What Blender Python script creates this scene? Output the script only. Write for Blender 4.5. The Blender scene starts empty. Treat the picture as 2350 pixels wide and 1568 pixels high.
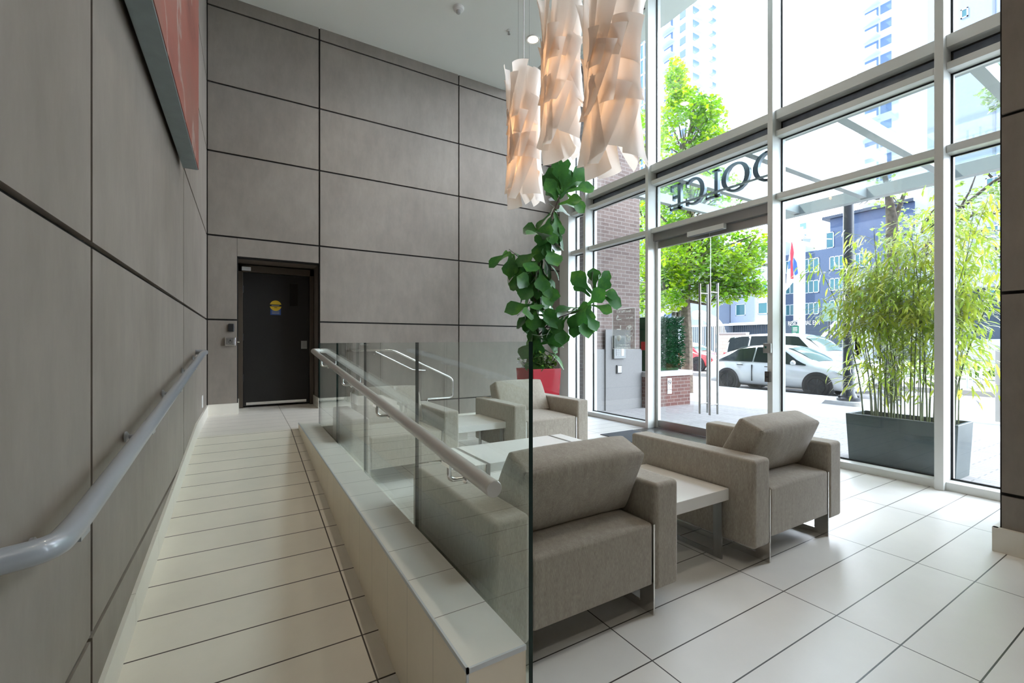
import bpy, bmesh, math, random
from mathutils import Vector, Matrix, Euler
from mathutils import noise as mnoise
R = math.radians
rnd = random.Random(7)
scn = bpy.context.scene
COL = scn.collection

# ------------------------------------------------------------------ camera numbers (pixels of the 2350 x 1568 frame)
F = 1022.0
CX, HY = 1175.0, 789.0
CAMZ = 1.30
YAW = R(31.0)
FW = Vector((math.sin(YAW), math.cos(YAW), 0))
RT = Vector((math.cos(YAW), -math.sin(YAW), 0))

def at_depth(u, v, d):
    return Vector((0, 0, CAMZ)) + FW * d + RT * ((u - CX) / F * d) + Vector((0, 0, -(v - HY) / F * d))

# ------------------------------------------------------------------ materials
def new_mat(name):
    m = bpy.data.materials.new(name)
    m.use_nodes = True
    nt = m.node_tree
    return m, nt, nt.nodes['Principled BSDF']

def N(nt, kind, **kw):
    n = nt.nodes.new(kind)
    for k, v in kw.items():
        setattr(n, k, v)
    return n

def mix_rgb(nt, fac, a, b, mode='MIX'):
    n = nt.nodes.new('ShaderNodeMix')
    n.data_type = 'RGBA'
    n.blend_type = mode
    for sock, v in ((n.inputs[0], fac), (n.inputs[6], a), (n.inputs[7], b)):
        if hasattr(v, 'is_output'):
            nt.links.new(v, sock)
        elif isinstance(v, (int, float)):
            sock.default_value = v
        else:
            sock.default_value = (*v, 1)
    return n.outputs[2]

def noise(nt, scale, stretch=(1, 1, 1), detail=4, rough=0.55):
    tc = N(nt, 'ShaderNodeTexCoord')
    mp = N(nt, 'ShaderNodeMapping')
    mp.inputs['Scale'].default_value = stretch
    nt.links.new(tc.outputs['Object'], mp.inputs['Vector'])
    n = N(nt, 'ShaderNodeTexNoise')
    n.inputs['Scale'].default_value = scale
    n.inputs['Detail'].default_value = detail
    n.inputs['Roughness'].default_value = rough
    nt.links.new(mp.outputs[0], n.inputs['Vector'])
    return n.outputs['Fac']

def ramp(nt, fac, stops):
    n = N(nt, 'ShaderNodeValToRGB')
    el = n.color_ramp.elements
    el[0].position, el[0].color = stops[0][0], (*stops[0][1], 1)
    el[1].position, el[1].color = stops[-1][0], (*stops[-1][1], 1)
    for p, c in stops[1:-1]:
        e = el.new(p)
        e.color = (*c, 1)
    nt.links.new(fac, n.inputs[0])
    return n.outputs[0]

def srgb(r, g, b):
    f = lambda c: (c / 255 / 12.92) if c / 255 <= .04045 else ((c / 255 + .055) / 1.055) ** 2.4
    return (f(r), f(g), f(b))

def plain(name, col, rough=.5, metal=0.0, vary=0.0, scale=6, coat=0.0, stretch=(1, 1, 1), spec=None):
    m, nt, b = new_mat(name)
    b.inputs['Roughness'].default_value = rough
    b.inputs['Metallic'].default_value = metal
    b.inputs['Coat Weight'].default_value = coat
    if spec is not None:
        b.inputs['Specular IOR Level'].default_value = spec
    if vary > 0:
        f = noise(nt, scale, stretch)
        lo = tuple(c * (1 - vary) for c in col)
        hi = tuple(min(1, c * (1 + vary)) for c in col)
        nt.links.new(ramp(nt, f, [(.3, lo), (.7, hi)]), b.inputs['Base Color'])
    else:
        b.inputs['Base Color'].default_value = (*col, 1)
    return m

def glow(name, col, strength):
    m, nt, b = new_mat(name)
    b.inputs['Base Color'].default_value = (*col, 1)
    b.inputs['Emission Color'].default_value = (*col, 1)
    b.inputs['Emission Strength'].default_value = strength
    return m

def glass(name, tint, refl=1.0, ior=1.45, rough=0.0):
    m = bpy.data.materials.new(name)
    m.use_nodes = True
    nt = m.node_tree
    nt.nodes.clear()
    out = N(nt, 'ShaderNodeOutputMaterial')
    tr = N(nt, 'ShaderNodeBsdfTransparent')
    tr.inputs[0].default_value = (*tint, 1)
    gl = N(nt, 'ShaderNodeBsdfGlossy')
    gl.inputs['Roughness'].default_value = rough
    gl.inputs['Color'].default_value = (refl, refl, refl, 1)
    fr = N(nt, 'ShaderNodeFresnel')
    geo = N(nt, 'ShaderNodeNewGeometry')
    sw = N(nt, 'ShaderNodeMix')                 # same reflectance on both faces of the thin pane
    sw.inputs[2].default_value = ior
    sw.inputs[3].default_value = 1 / ior
    nt.links.new(geo.outputs['Backfacing'], sw.inputs[0])
    nt.links.new(sw.outputs[0], fr.inputs['IOR'])
    mx = N(nt, 'ShaderNodeMixShader')
    nt.links.new(fr.outputs[0], mx.inputs[0])
    nt.links.new(tr.outputs[0], mx.inputs[1])
    nt.links.new(gl.outputs[0], mx.inputs[2])
    nt.links.new(mx.outputs[0], out.inputs[0])
    return m

def leafy(name, stops, scale=1.5, trans=.35, rough=.45, gloss=.12):
    m = bpy.data.materials.new(name)
    m.use_nodes = True
    nt = m.node_tree
    nt.nodes.clear()
    out = N(nt, 'ShaderNodeOutputMaterial')
    col = ramp(nt, noise(nt, scale, detail=6, rough=.75), stops)
    df = N(nt, 'ShaderNodeBsdfDiffuse')
    tl = N(nt, 'ShaderNodeBsdfTranslucent')
    gl = N(nt, 'ShaderNodeBsdfGlossy')
    gl.inputs['Roughness'].default_value = rough
    gl.inputs['Color'].default_value = (.8, .8, .8, 1)
    nt.links.new(col, df.inputs[0])
    nt.links.new(mix_rgb(nt, .35, col, (1.0, 1.0, .25), 'MULTIPLY'), tl.inputs[0])
    m1 = N(nt, 'ShaderNodeMixShader')
    m1.inputs[0].default_value = trans
    nt.links.new(df.outputs[0], m1.inputs[1])
    nt.links.new(tl.outputs[0], m1.inputs[2])
    m2 = N(nt, 'ShaderNodeMixShader')
    lw = N(nt, 'ShaderNodeFresnel')
    lw.inputs['IOR'].default_value = 1.0 + gloss * 3
    nt.links.new(lw.outputs[0], m2.inputs[0])
    nt.links.new(m1.outputs[0], m2.inputs[1])
    nt.links.new(gl.outputs[0], m2.inputs[2])
    nt.links.new(m2.outputs[0], out.inputs[0])
    return m

def line_mask(nt, coord, start, pitch, width):
    """1 on a joint line, 0 elsewhere, along one coordinate."""
    a = N(nt, 'ShaderNodeMath', operation='SUBTRACT')
    nt.links.new(coord, a.inputs[0]); a.inputs[1].default_value = start - pitch / 2
    b = N(nt, 'ShaderNodeMath', operation='FLOORED_MODULO')
    nt.links.new(a.outputs[0], b.inputs[0]); b.inputs[1].default_value = pitch
    c = N(nt, 'ShaderNodeMath', operation='SUBTRACT')
    nt.links.new(b.outputs[0], c.inputs[0]); c.inputs[1].default_value = pitch / 2
    d = N(nt, 'ShaderNodeMath', operation='ABSOLUTE')
    nt.links.new(c.outputs[0], d.inputs[0])
    e = N(nt, 'ShaderNodeMath', operation='LESS_THAN')
    nt.links.new(d.outputs[0], e.inputs[0]); e.inputs[1].default_value = width / 2
    return e.outputs[0]

def tiles(name, col, axes, joint=(.06, .055, .045), width=.004, rough=.3, vary=.05, spec=.5):
    """axes: list of (axis 0..2, start, pitch)"""
    m, nt, b = new_mat(name)
    tc = N(nt, 'ShaderNodeTexCoord')
    sep = N(nt, 'ShaderNodeSeparateXYZ')
    nt.links.new(tc.outputs['Object'], sep.inputs[0])
    mask = None
    for ax, st, pi in axes:
        k = line_mask(nt, sep.outputs[ax], st, pi, width)
        if mask is None:
            mask = k
        else:
            mx = N(nt, 'ShaderNodeMath', operation='MAXIMUM')
            nt.links.new(mask, mx.inputs[0]); nt.links.new(k, mx.inputs[1])
            mask = mx.outputs[0]
    base = ramp(nt, noise(nt, 2.2, detail=6, rough=.65), [(.3, tuple(c * (1 - vary) for c in col)), (.7, tuple(min(1, c * (1 + vary)) for c in col))])
    nt.links.new(mix_rgb(nt, mask, base, joint), b.inputs['Base Color'])
    b.inputs['Roughness'].default_value = rough
    b.inputs['Specular IOR Level'].default_value = spec
    return m

def bricks(name, c1, c2, mortar, bw, bh, msize, axes='xz', rough=.8, off=(0, 0)):
    m, nt, b = new_mat(name)
    tc = N(nt, 'ShaderNodeTexCoord')
    sep = N(nt, 'ShaderNodeSeparateXYZ')
    nt.links.new(tc.outputs['Object'], sep.inputs[0])
    cmb = N(nt, 'ShaderNodeCombineXYZ')
    if axes == 'xz+':                      # upright faces of either direction
        ad = N(nt, 'ShaderNodeMath', operation='ADD')
        nt.links.new(sep.outputs[0], ad.inputs[0]); nt.links.new(sep.outputs[1], ad.inputs[1])
        nt.links.new(ad.outputs[0], cmb.inputs[0]); nt.links.new(sep.outputs[2], cmb.inputs[1])
    else:
        ix = 'xyz'.index(axes[0]); iy = 'xyz'.index(axes[1])
        nt.links.new(sep.outputs[ix], cmb.inputs[0]); nt.links.new(sep.outputs[iy], cmb.inputs[1])
    t = N(nt, 'ShaderNodeTexBrick')
    t.inputs['Color1'].default_value = (*c1, 1)
    t.inputs['Color2'].default_value = (*c2, 1)
    t.inputs['Mortar'].default_value = (*mortar, 1)
    t.inputs['Scale'].default_value = 1
    t.inputs['Mortar Size'].default_value = msize
    t.inputs['Brick Width'].default_value = bw
    t.inputs['Row Height'].default_value = bh
    nt.links.new(cmb.outputs[0], t.inputs['Vector'])
    g = ramp(nt, noise(nt, 30, detail=3), [(.2, (.82, .82, .82)), (.8, (1.1, 1.1, 1.1))])
    nt.links.new(mix_rgb(nt, 1.0, t.outputs[0], g, 'MULTIPLY'), b.inputs['Base Color'])
    b.inputs['Roughness'].default_value = rough
    return m

# ------------------------------------------------------------------ mesh builder
class MB:
    def __init__(s):
        s.v, s.f, s.m, s.cur = [], [], [], 0

    def mat(s, i):
        s.cur = i
        return s

    def add(s, verts, faces):
        o = len(s.v)
        s.v += [tuple(p) for p in verts]
        for f in faces:
            s.f.append([i + o for i in f])
            s.m.append(s.cur)
        return s

    def box(s, x0, y0, z0, x1, y1, z1):
        x0, x1 = min(x0, x1), max(x0, x1); y0, y1 = min(y0, y1), max(y0, y1); z0, z1 = min(z0, z1), max(z0, z1)
        return s.add([(x0, y0, z0), (x1, y0, z0), (x1, y1, z0), (x0, y1, z0), (x0, y0, z1), (x1, y0, z1), (x1, y1, z1), (x0, y1, z1)],
                     [(0, 3, 2, 1), (4, 5, 6, 7), (0, 1, 5, 4), (1, 2, 6, 5), (2, 3, 7, 6), (3, 0, 4, 7)])

    def prism(s, prof, axis, a, b):
        """prof: 2-D polygon in the two other axes (in x,y,z order), drawn out along axis from a to b"""
        def pt(p, t):
            if axis == 0: return (t, p[0], p[1])
            if axis == 1: return (p[0], t, p[1])
            return (p[0], p[1], t)
        n = len(prof)
        vs = [pt(p, a) for p in prof] + [pt(p, b) for p in prof]
        fs = [tuple(range(n - 1, -1, -1)), tuple(range(n, 2 * n))]
        fs += [(i, (i + 1) % n, n + (i + 1) % n, n + i) for i in range(n)]
        return s.add(vs, fs)

    def tube(s, path, r, seg=12, cap=True):
        P = [Vector(p) for p in path]
        n = len(P)
        rad = r if isinstance(r, (list, tuple)) else [r] * n
        T = []
        for i in range(n):
            a = P[i] - P[i - 1] if i else P[1] - P[0]
            b = P[i + 1] - P[i] if i < n - 1 else a
            t = a.normalized() + b.normalized()
            T.append(t.normalized() if t.length > 1e-6 else b.normalized())
        up = Vector((0, 0, 1)) if abs(T[0].z) < .9 else Vector((1, 0, 0))
        u = (up - T[0] * up.dot(T[0])).normalized()
        vs = []
        for i in range(n):
            u = (u - T[i] * u.dot(T[i]))
            u = u.normalized() if u.length > 1e-6 else T[i].orthogonal().normalized()
            w = T[i].cross(u)
            for k in range(seg):
                a = 2 * math.pi * k / seg
                vs.append(P[i] + (u * math.cos(a) + w * math.sin(a)) * rad[i])
        fs = []
        for i in range(n - 1):
            for k in range(seg):
                k2 = (k + 1) % seg
                fs.append((i * seg + k, i * seg + k2, (i + 1) * seg + k2, (i + 1) * seg + k))
        if cap:
            fs.append(tuple(range(seg - 1, -1, -1)))
            fs.append(tuple((n - 1) * seg + k for k in range(seg)))
        return s.add(vs, fs)

    def cyl(s, p0, p1, r0, r1=None, seg=20):
        return s.tube([p0, p1], [r0, r0 if r1 is None else r1], seg)

    def lathe(s, prof, center, seg=24, axis=2):
        """prof: (radius, height) pairs turned about an upright (or x / y) axis through center"""
        c = Vector(center)
        vs, n = [], len(prof)
        for r_, h in prof:
            for k in range(seg):
                a = 2 * math.pi * k / seg
                p = (r_ * math.cos(a), r_ * math.sin(a), h)
                if axis == 0: p = (p[2], p[0], p[1])
                if axis == 1: p = (p[1], p[2], p[0])
                vs.append(c + Vector(p))
        fs = []
        for i in range(n - 1):
            for k in range(seg):
                k2 = (k + 1) % seg
                fs.append((i * seg + k, i * seg + k2, (i + 1) * seg + k2, (i + 1) * seg + k))
        fs.append(tuple(range(seg - 1, -1, -1)))
        fs.append(tuple((n - 1) * seg + k for k in range(seg)))
        return s.add(vs, fs)

    def build(s, name, mats, parent=None, org=(0, 0, 0), smooth=False, bevel=0.0, seg=2, angle=40, kind=None, label=None, cat=None, group=None):
        me = bpy.data.meshes.new(name)
        o = Vector(org)
        me.from_pydata([Vector(p) - o for p in s.v], [], s.f)
        if not isinstance(mats, (list, tuple)):
            mats = [mats]
        for m in mats:
            me.materials.append(m)
        if len(mats) > 1:
            me.polygons.foreach_set('material_index', s.m)
        bm = bmesh.new(); bm.from_mesh(me)
        bmesh.ops.recalc_face_normals(bm, faces=bm.faces)
        bm.to_mesh(me); bm.free()
        ob = bpy.data.objects.new(name, me)
        COL.objects.link(ob)
        if parent is not None:
            ob.parent = parent
        else:
            ob.location = o
        if smooth or bevel:
            me.polygons.foreach_set('use_smooth', [True] * len(me.polygons))
        if smooth and not bevel:
            me.set_sharp_from_angle(angle=R(angle))
        if bevel:
            b = ob.modifiers.new('edge', 'BEVEL')
            b.width = bevel; b.segments = seg; b.limit_method = 'ANGLE'; b.angle_limit = R(35)
            b.harden_normals = True
        if kind: ob['kind'] = kind
        if label: ob['label'] = label
        if cat: ob['category'] = cat
        if group: ob['group'] = group
        return ob

def thing(name, label, cat, loc=(0, 0, 0), rotz=0.0, group=None, kind=None):
    o = bpy.data.objects.new(name, None)
    COL.objects.link(o)
    o.empty_display_size = .1
    o.location = loc
    o.rotation_euler = (0, 0, rotz)
    o['label'] = label
    o['category'] = cat
    if group: o['group'] = group
    if kind: o['kind'] = kind
    return o

def dup(root, loc, rotz, label, group=None):
    r = root.copy(); COL.objects.link(r)
    r.location = loc; r.rotation_euler = (0, 0, rotz)
    r['label'] = label
    if group: r['group'] = group
    for ch in list(root.children):
        c = ch.copy(); COL.objects.link(c); c.parent = r
        for g in list(ch.children):
            d = g.copy(); COL.objects.link(d); d.parent = c
    return r

def fillet(path, rad, n=6):
    P = [Vector(p) for p in path]
    out = [P[0]]
    for i in range(1, len(P) - 1):
        a, b, c = P[i - 1], P[i], P[i + 1]
        r1 = min(rad, (a - b).length * .49, (c - b).length * .49)
        s, e = b + (a - b).normalized() * r1, b + (c - b).normalized() * r1
        for k in range(n + 1):
            t = k / n
            out.append(s * (1 - t) ** 2 + b * 2 * t * (1 - t) + e * t * t)
    out.append(P[-1])
    return out

def text(name, body, size, mat, loc, rot, parent=None, extrude=.001, align='CENTER', wscale=1.0):
    cu = bpy.data.curves.new(name, 'FONT')
    cu.body = body
    cu.size = size
    cu.align_x = align
    cu.extrude = extrude
    tmp = bpy.data.objects.new('tmp', cu)
    COL.objects.link(tmp)
    bpy.context.view_layer.update()
    me = bpy.data.meshes.new_from_object(tmp.evaluated_get(bpy.context.evaluated_depsgraph_get()))
    bpy.data.objects.remove(tmp)
    me.materials.clear()
    me.materials.append(mat)
    o = bpy.data.objects.new(name, me)
    COL.objects.link(o)
    o.location = loc
    o.rotation_euler = rot
    o.scale = (wscale, 1, 1)
    if parent is not None: o.parent = parent
    return o
SKY, SUNE, EXPO = 9.0, 4.0, 0.9

# ================================================================== MATERIALS
M = {}
def panel_mat(name, lo, hi):
    m, nt, b = new_mat(name)
    f1 = noise(nt, 1.1, (1, 1, .8), 6, .65)
    f2 = noise(nt, 9, (1, 1, .35), 6, .7)
    mid = tuple((a + c) / 2 for a, c in zip(lo, hi))
    a = ramp(nt, f1, [(.32, lo), (.5, mid), (.68, hi)])
    g = ramp(nt, f2, [(.3, (.90, .90, .905)), (.7, (1.08, 1.075, 1.07))])
    nt.links.new(mix_rgb(nt, 1.0, a, g, 'MULTIPLY'), b.inputs['Base Color'])
    b.inputs['Roughness'].default_value = .55
    b.inputs['Specular IOR Level'].default_value = .35
    return m
M['panel'] = panel_mat('fibre_panel', (.212, .184, .156), (.266, .235, .204))
M['joint'] = plain('dark_joint', (.012, .011, .010), .8)
M['ceiling'] = plain('ceiling_paint', (.87, .90, .86), .9)
M['floor'] = tiles('floor_tile', (.71, .70, .67), [(0, 1.433, .993), (1, 1.269, .2433)], width=.0058, rough=.33, vary=.035, joint=(.035, .032, .028))
M['ramp'] = tiles('ramp_tile', (.77, .73, .64), [(0, .440, 5.0), (1, 2.79, .262)], width=.0068, rough=.42, vary=.05, joint=(.045, .036, .026))
M['curb_top'] = tiles('curb_top_tile', (.72, .695, .63), [(1, 1.335, .262)], width=.003, rough=.4, vary=.04, joint=(.16, .13, .1))
M['curb_side'] = tiles('curb_side_bounce_tile', (.78, .69, .55), [(1, 1.335, .262)], width=.0025, rough=.45, vary=.05, joint=(.40, .35, .28))  # side tone brightened and warmed to stand in for bounced light
M['base'] = tiles('base_tile', (.70, .67, .60), [(1, 1.9, .6)], width=.003, rough=.4, vary=.04, joint=(.3, .27, .22))
M['stair'] = plain('stair_tile', (.70, .675, .61), .4, vary=.04)
M['trim_metal'] = plain('trim_metal', (.58, .60, .61), .45, .4)
M['steel'] = plain('brushed_steel', (.40, .40, .395), .3, 1.0, .08, 40, stretch=(1, 1, .05))
M['chrome'] = plain('satin_chrome', (.75, .74, .72), .14, 1.0)
M['rail_left'] = plain('grey_blue_rail_paint', (.33, .355, .385), .28, .1, coat=.5)
M['rail_right'] = plain('warm_grey_rail_paint', (.57, .55, .52), .3, .15, coat=.3)
M['alu'] = plain('painted_aluminium', (.66, .68, .66), .38, .12)
M['alu_dark'] = plain('header_metal', (.27, .265, .265), .4, .45)
M['door_rail'] = plain('door_rail_metal', (.36, .35, .33), .35, .7)
M['gasket'] = plain('black_gasket', (.01, .012, .014), .6)
M['spandrel'] = plain('spandrel_glass', (.16, .19, .25), .18, .0, .25, 5, coat=.6)
M['glass'] = glass('window_glass', (.965, .985, .98), .9)
M['rail_glass'] = glass('railing_glass', (.93, .972, .953), 1.0, 1.52)
M['glass_edge'] = plain('green_glass_edge', (.003, .020, .016), .35, spec=.25)
M['black_door'] = plain('black_brown_door', (.007, .006, .005), .5, vary=.3, scale=3)
M['bronze'] = plain('dark_bronze_frame', (.085, .066, .048), .45, .3)
M['recess'] = plain('brown_recess', (.17, .14, .115), .6)
M['black_glass'] = plain('black_glass', (.003, .003, .003), .1)
M['black_plastic'] = plain('black_plastic', (.012, .012, .013), .35)
M['white_plastic'] = plain('white_plastic', (.78, .78, .76), .4)
M['yellow'] = plain('sticker_yellow', (.72, .48, .02), .5)
M['blue'] = plain('sticker_blue', (.03, .08, .30), .5)
M['fabric'] = None
m, nt, b = new_mat('heather_fabric')
f = noise(nt, 42, (1, 1, .22), 4, .7)
g = noise(nt, 420, (1, 1, .12), 2, .5)
c1 = ramp(nt, f, [(.3, (.325, .29, .242)), (.7, (.405, .37, .315))])
c2 = ramp(nt, g, [(.35, (.82, .82, .82)), (.65, (1.12, 1.12, 1.12))])
nt.links.new(mix_rgb(nt, 1.0, c1, c2, 'MULTIPLY'), b.inputs['Base Color'])
b.inputs['Roughness'].default_value = .95
b.inputs['Specular IOR Level'].default_value = .15
b.inputs['Sheen Weight'].default_value = .25
M['fabric'] = m
M['table'] = plain('white_laminate', (.80, .795, .77), .32, vary=.02)
M['table_edge'] = plain('cream_laminate_edge', (.66, .64, .59), .4)
M['mat_rubber'] = plain('entrance_mat', (.05, .055, .065), .75, vary=.25, scale=60)
M['art'] = None
m, nt, b = new_mat('abstract_red_paint')
f = noise(nt, 1.3, (1, .5, 1.3), 7, .7)
col = ramp(nt, f, [(.3, (.17, .050, .040)), (.48, (.29, .085, .062)), (.6, (.26, .105, .08)), (.75, (.36, .16, .12))])
tc = N(nt, 'ShaderNodeTexCoord')
wv = N(nt, 'ShaderNodeTexNoise'); wv.inputs['Scale'].default_value = .9; wv.inputs['Detail'].default_value = 8
nt.links.new(tc.outputs['Object'], wv.inputs['Vector'])
vein = ramp(nt, wv.outputs['Fac'], [(.485, (0, 0, 0)), (.5, (1, 1, 1)), (.515, (0, 0, 0))])
nt.links.new(mix_rgb(nt, vein, col, (.36, .27, .235)), b.inputs['Base Color'])
b.inputs['Roughness'].default_value = .5
M['art'] = m
M['art_side'] = plain('canvas_edge_blue_grey', (.25, .30, .31), .7, vary=.08, scale=9)
M['red_pot'] = plain('red_lacquer', (.36, .010, .022), .2, coat=.7)
M['soil'] = plain('soil', (.035, .026, .018), .95, vary=.4, scale=40)
M['bark_dark'] = plain('dark_stem', (.05, .036, .024), .8, vary=.4, scale=30)
M['fig'] = leafy('fig_leaf', [(.25, (.025, .10, .03)), (.5, (.05, .18, .04)), (.75, (.13, .34, .04))], 2.2, .38, .4, .10)
M['pothos'] = leafy('small_leaf', [(.3, (.09, .26, .04)), (.7, (.34, .52, .10))], 14, .4, .5, .05)
M['sheet'] = None
m = bpy.data.materials.new('translucent_paper')
m.use_nodes = True; nt = m.node_tree; nt.nodes.clear()
out = N(nt, 'ShaderNodeOutputMaterial')
df = N(nt, 'ShaderNodeBsdfDiffuse'); df.inputs[0].default_value = (.80, .76, .71, 1)
tl = N(nt, 'ShaderNodeBsdfTranslucent'); tl.inputs[0].default_value = (.86, .77, .69, 1)
gl = N(nt, 'ShaderNodeBsdfGlossy'); gl.inputs['Roughness'].default_value = .3
a1 = N(nt, 'ShaderNodeMixShader'); a1.inputs[0].default_value = .48
nt.links.new(df.outputs[0], a1.inputs[1]); nt.links.new(tl.outputs[0], a1.inputs[2])
a2 = N(nt, 'ShaderNodeMixShader'); a2.inputs[0].default_value = .04
nt.links.new(a1.outputs[0], a2.inputs[1]); nt.links.new(gl.outputs[0], a2.inputs[2])
nt.links.new(a2.outputs[0], out.inputs[0])
M['sheet'] = m
M['bulb'] = glow('lit_bulb', (1.0, .62, .30), 5.0)
M['down'] = glow('lit_downlight', (1.0, .90, .74), 14.0)
M['white_paint'] = plain('white_trim_paint', (.74, .73, .70), .45)

# ================================================================== ROOM
XL, YB, XF, XG = -.42, 7.0, 5.28, 5.47
ZC, ZH = 5.90, 6.72
H = .36                                   # landing height
YR0, YR1 = 1.74, 5.45                     # foot and head of the ramp
def ramp_z(y):
    return max(0.0, min(H, (y - YR0) / (YR1 - YR0) * H))

def panels(name, axis, plane, depth, rects, label, extra=()):
    """separate boards over a dark backing; rects: (a0, a1, z0, z1)"""
    mb = MB()
    g = .011
    s = 1 if depth > 0 else -1
    for a0, a1, z0, z1 in rects:
        if axis == 0: mb.mat(0).box(plane, a0 + g, z0 + g, plane + s * .03, a1 - g, z1 - g)
        else: mb.mat(0).box(a0 + g, plane, z0 + g, a1 - g, plane + s * .03, z1 - g)
    for a0, a1, z0, z1 in rects:
        if axis == 0: mb.mat(1).box(plane + s * .022, a0, z0, plane + depth, a1, z1)
        else: mb.mat(1).box(a0, plane + s * .022, z0, a1, plane + depth, z1)
    for q in extra: mb.mat(1).box(*q)
    return mb.build(name, [M['panel'], M['joint']], kind='structure', label=label, cat='wall')

ZJ = [0.0, .362, 1.617, 2.722, 3.822, 4.722, 5.722, 6.8]
YJ = [-4.0, -3.14, -.61, 1.918, 4.44, 7.0]
panels('wall_left', 0, XL, -.15, [(YJ[i], YJ[i + 1], ZJ[j], ZJ[j + 1]) for i in range(5) for j in range(7)],
       'long taupe panel wall beside the ramp with dark joints',
       [(XL - .15, YB - .0, 0, XL + .0, YB + .15, 6.8)])
DX0, DX1, DZ1 = -.084, .936, 2.47         # doorway
XJ = [.936, 3.145, 5.356]
rects = [(XL, DX0 + .009, H + .002, 1.617), (XL, DX0 + .009, 1.617, 2.722), (DX0 - .009, DX1 + .0, DZ1 - .009, 2.722)]
rects += [(XL, .936, ZJ[j], ZJ[j + 1]) for j in range(3, 7)]
rects += [(XJ[i], XJ[i + 1], ZJ[j], ZJ[j + 1]) for i in range(2) for j in range(7)]
panels('wall_back', 1, YB, .15, rects, 'taupe panel wall with the black door in it')
# wall block at the right, by the glass
panels('wall_right', 0, 4.055, .15, [(-.55, .82, ZJ[j], ZJ[j + 1]) for j in range(7)],
       'brown panel face of the column at the right edge')
MB().box(4.206, -.55, 0, 5.10, .82, ZH).build('wall_right', M['panel'], kind='structure', label='brown column core behind the right panels', cat='wall')
MB().box(XL - .15, -4.15, 0, 5.6, -4.0, 6.8).build('wall_front', M['panel'], kind='structure', label='taupe wall closing the lobby at its near end', cat='wall')
# ceiling: low part, drop face, high part along the glass running out as the soffit
MB().box(XL - .15, -4.15, ZC, 4.19, YB + .15, ZC + .12).build('ceiling', M['ceiling'], kind='structure', label='flat pale green-white ceiling', cat='ceiling')
MB().box(4.07, -4.15, ZC + .12, 4.19, YB + .15, ZH + .1).build('trim_1', M['ceiling'], kind='structure', label='step from low ceiling up to high ceiling along the glass', cat='trim')
MB().box(4.07, -4.15, ZH, 6.13, YB + .6, ZH + .15).build('ceiling', M['ceiling'], kind='structure', label='higher ceiling strip running out over the glass front', cat='ceiling')
# floors
MB().box(XL - .1, -4.1, -.2, 5.60, YB + .1, 0.0).build('floor', M['floor'], kind='structure', label='cream tiled lobby floor', cat='floor')
MB().prism([(YR0, -.02), (YR1, -.02), (YR1, H), (YR0, .0015)], 0, XL, .511).build('ramp_floor', M['ramp'], kind='structure', label='cream tiled wheelchair ramp rising to the door landing', cat='floor')
m_land = tiles('landing_tile', (.69, .66, .60), [(0, .440, .993), (1, YR1, .262)], width=.0045, rough=.4, vary=.05, joint=(.06, .05, .04))
mb = MB().box(XL, YR1, -.02, 2.0, YB, H).box(2.0, YR1 + .05, -.02, 2.3, YB, H * 2 / 3).box(2.3, YR1 + .05, -.02, 2.6, YB, H / 3)
mb.build('landing_floor', m_land, kind='structure', label='tiled door landing with two steps down to the lobby', cat='floor')
# recess in front of the black door
YD = 7.62
MB().box(DX0, YB, -.02, DX1, YD + .2, H).build('recess_floor', m_land, kind='structure', label='tiled floor in the door recess', cat='floor')
mb = MB().box(DX0 - .16, YB + .1, H, DX0, YD + .2, 2.7).box(DX1, YB + .1, H, DX1 + .16, YD + .2, 2.7).box(DX0, YB + .1, DZ1, DX1, YD + .2, 2.7)
mb.box(DX0 - .16, YD + .2, 0, DX1 + .16, YD + .3, 2.8)
mb.build('wall_recess', M['recess'], kind='structure', label='brown cheeks and soffit of the door recess', cat='wall')
# door 3: black door
d = thing('door_3', 'black flush door with round yellow sticker in the back wall recess', 'door', ((DX0 + DX1) / 2, YD, H), kind='structure')
O = d.location
fx0, fx1, fz = DX0 + .005, DX1 - .005, DZ1 - .02
mb = MB().box(fx0, YD - .05, H, fx0 + .06, YD + .1, fz).box(fx1 - .06, YD - .05, H, fx1, YD + .1, fz).box(fx0, YD - .05, fz - .10, fx1, YD + .1, fz)
mb.build('door_frame', M['bronze'], d, O, bevel=.004)
MB().box(fx0 + .063, YD, H + .02, fx1 - .063, YD + .05, fz - .103).build('door_leaf', M['black_door'], d, O, bevel=.003)
lx = fx1 - .063
MB().box(lx - .27, YD - .004, 1.88, lx - .16, YD + .002, 2.22).build('vision_panel', M['black_glass'], d, O)
mb = MB().box(fx0 + .10, YD - .012, H + .035, lx - .04, YD, H + .075)
mb.build('door_sweep', M['chrome'], d, O)
mb = MB().box(lx - .115, YD - .02, 1.22, lx - .03, YD, 1.345).box(lx - .092, YD - .045, 1.24, lx - .083, YD - .02, 1.325).box(lx - .062, YD - .045, 1.24, lx - .053, YD - .02, 1.325)
mb.build('door_handle', M['steel'], d, O, bevel=.003)
MB().box(fx0 + .045, YD - .085, fz - .085, fx0 + .16, YD - .05, fz - .03).build('door_closer', M['white_plastic'], d, O, bevel=.004)
for zz in (.75, 1.35, 2.05):
    MB().cyl((fx0 + .06, YD - .012, zz), (fx0 + .06, YD - .012, zz + .10), .010).build('hinge', M['black_plastic'], d, O, smooth=True)
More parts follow.
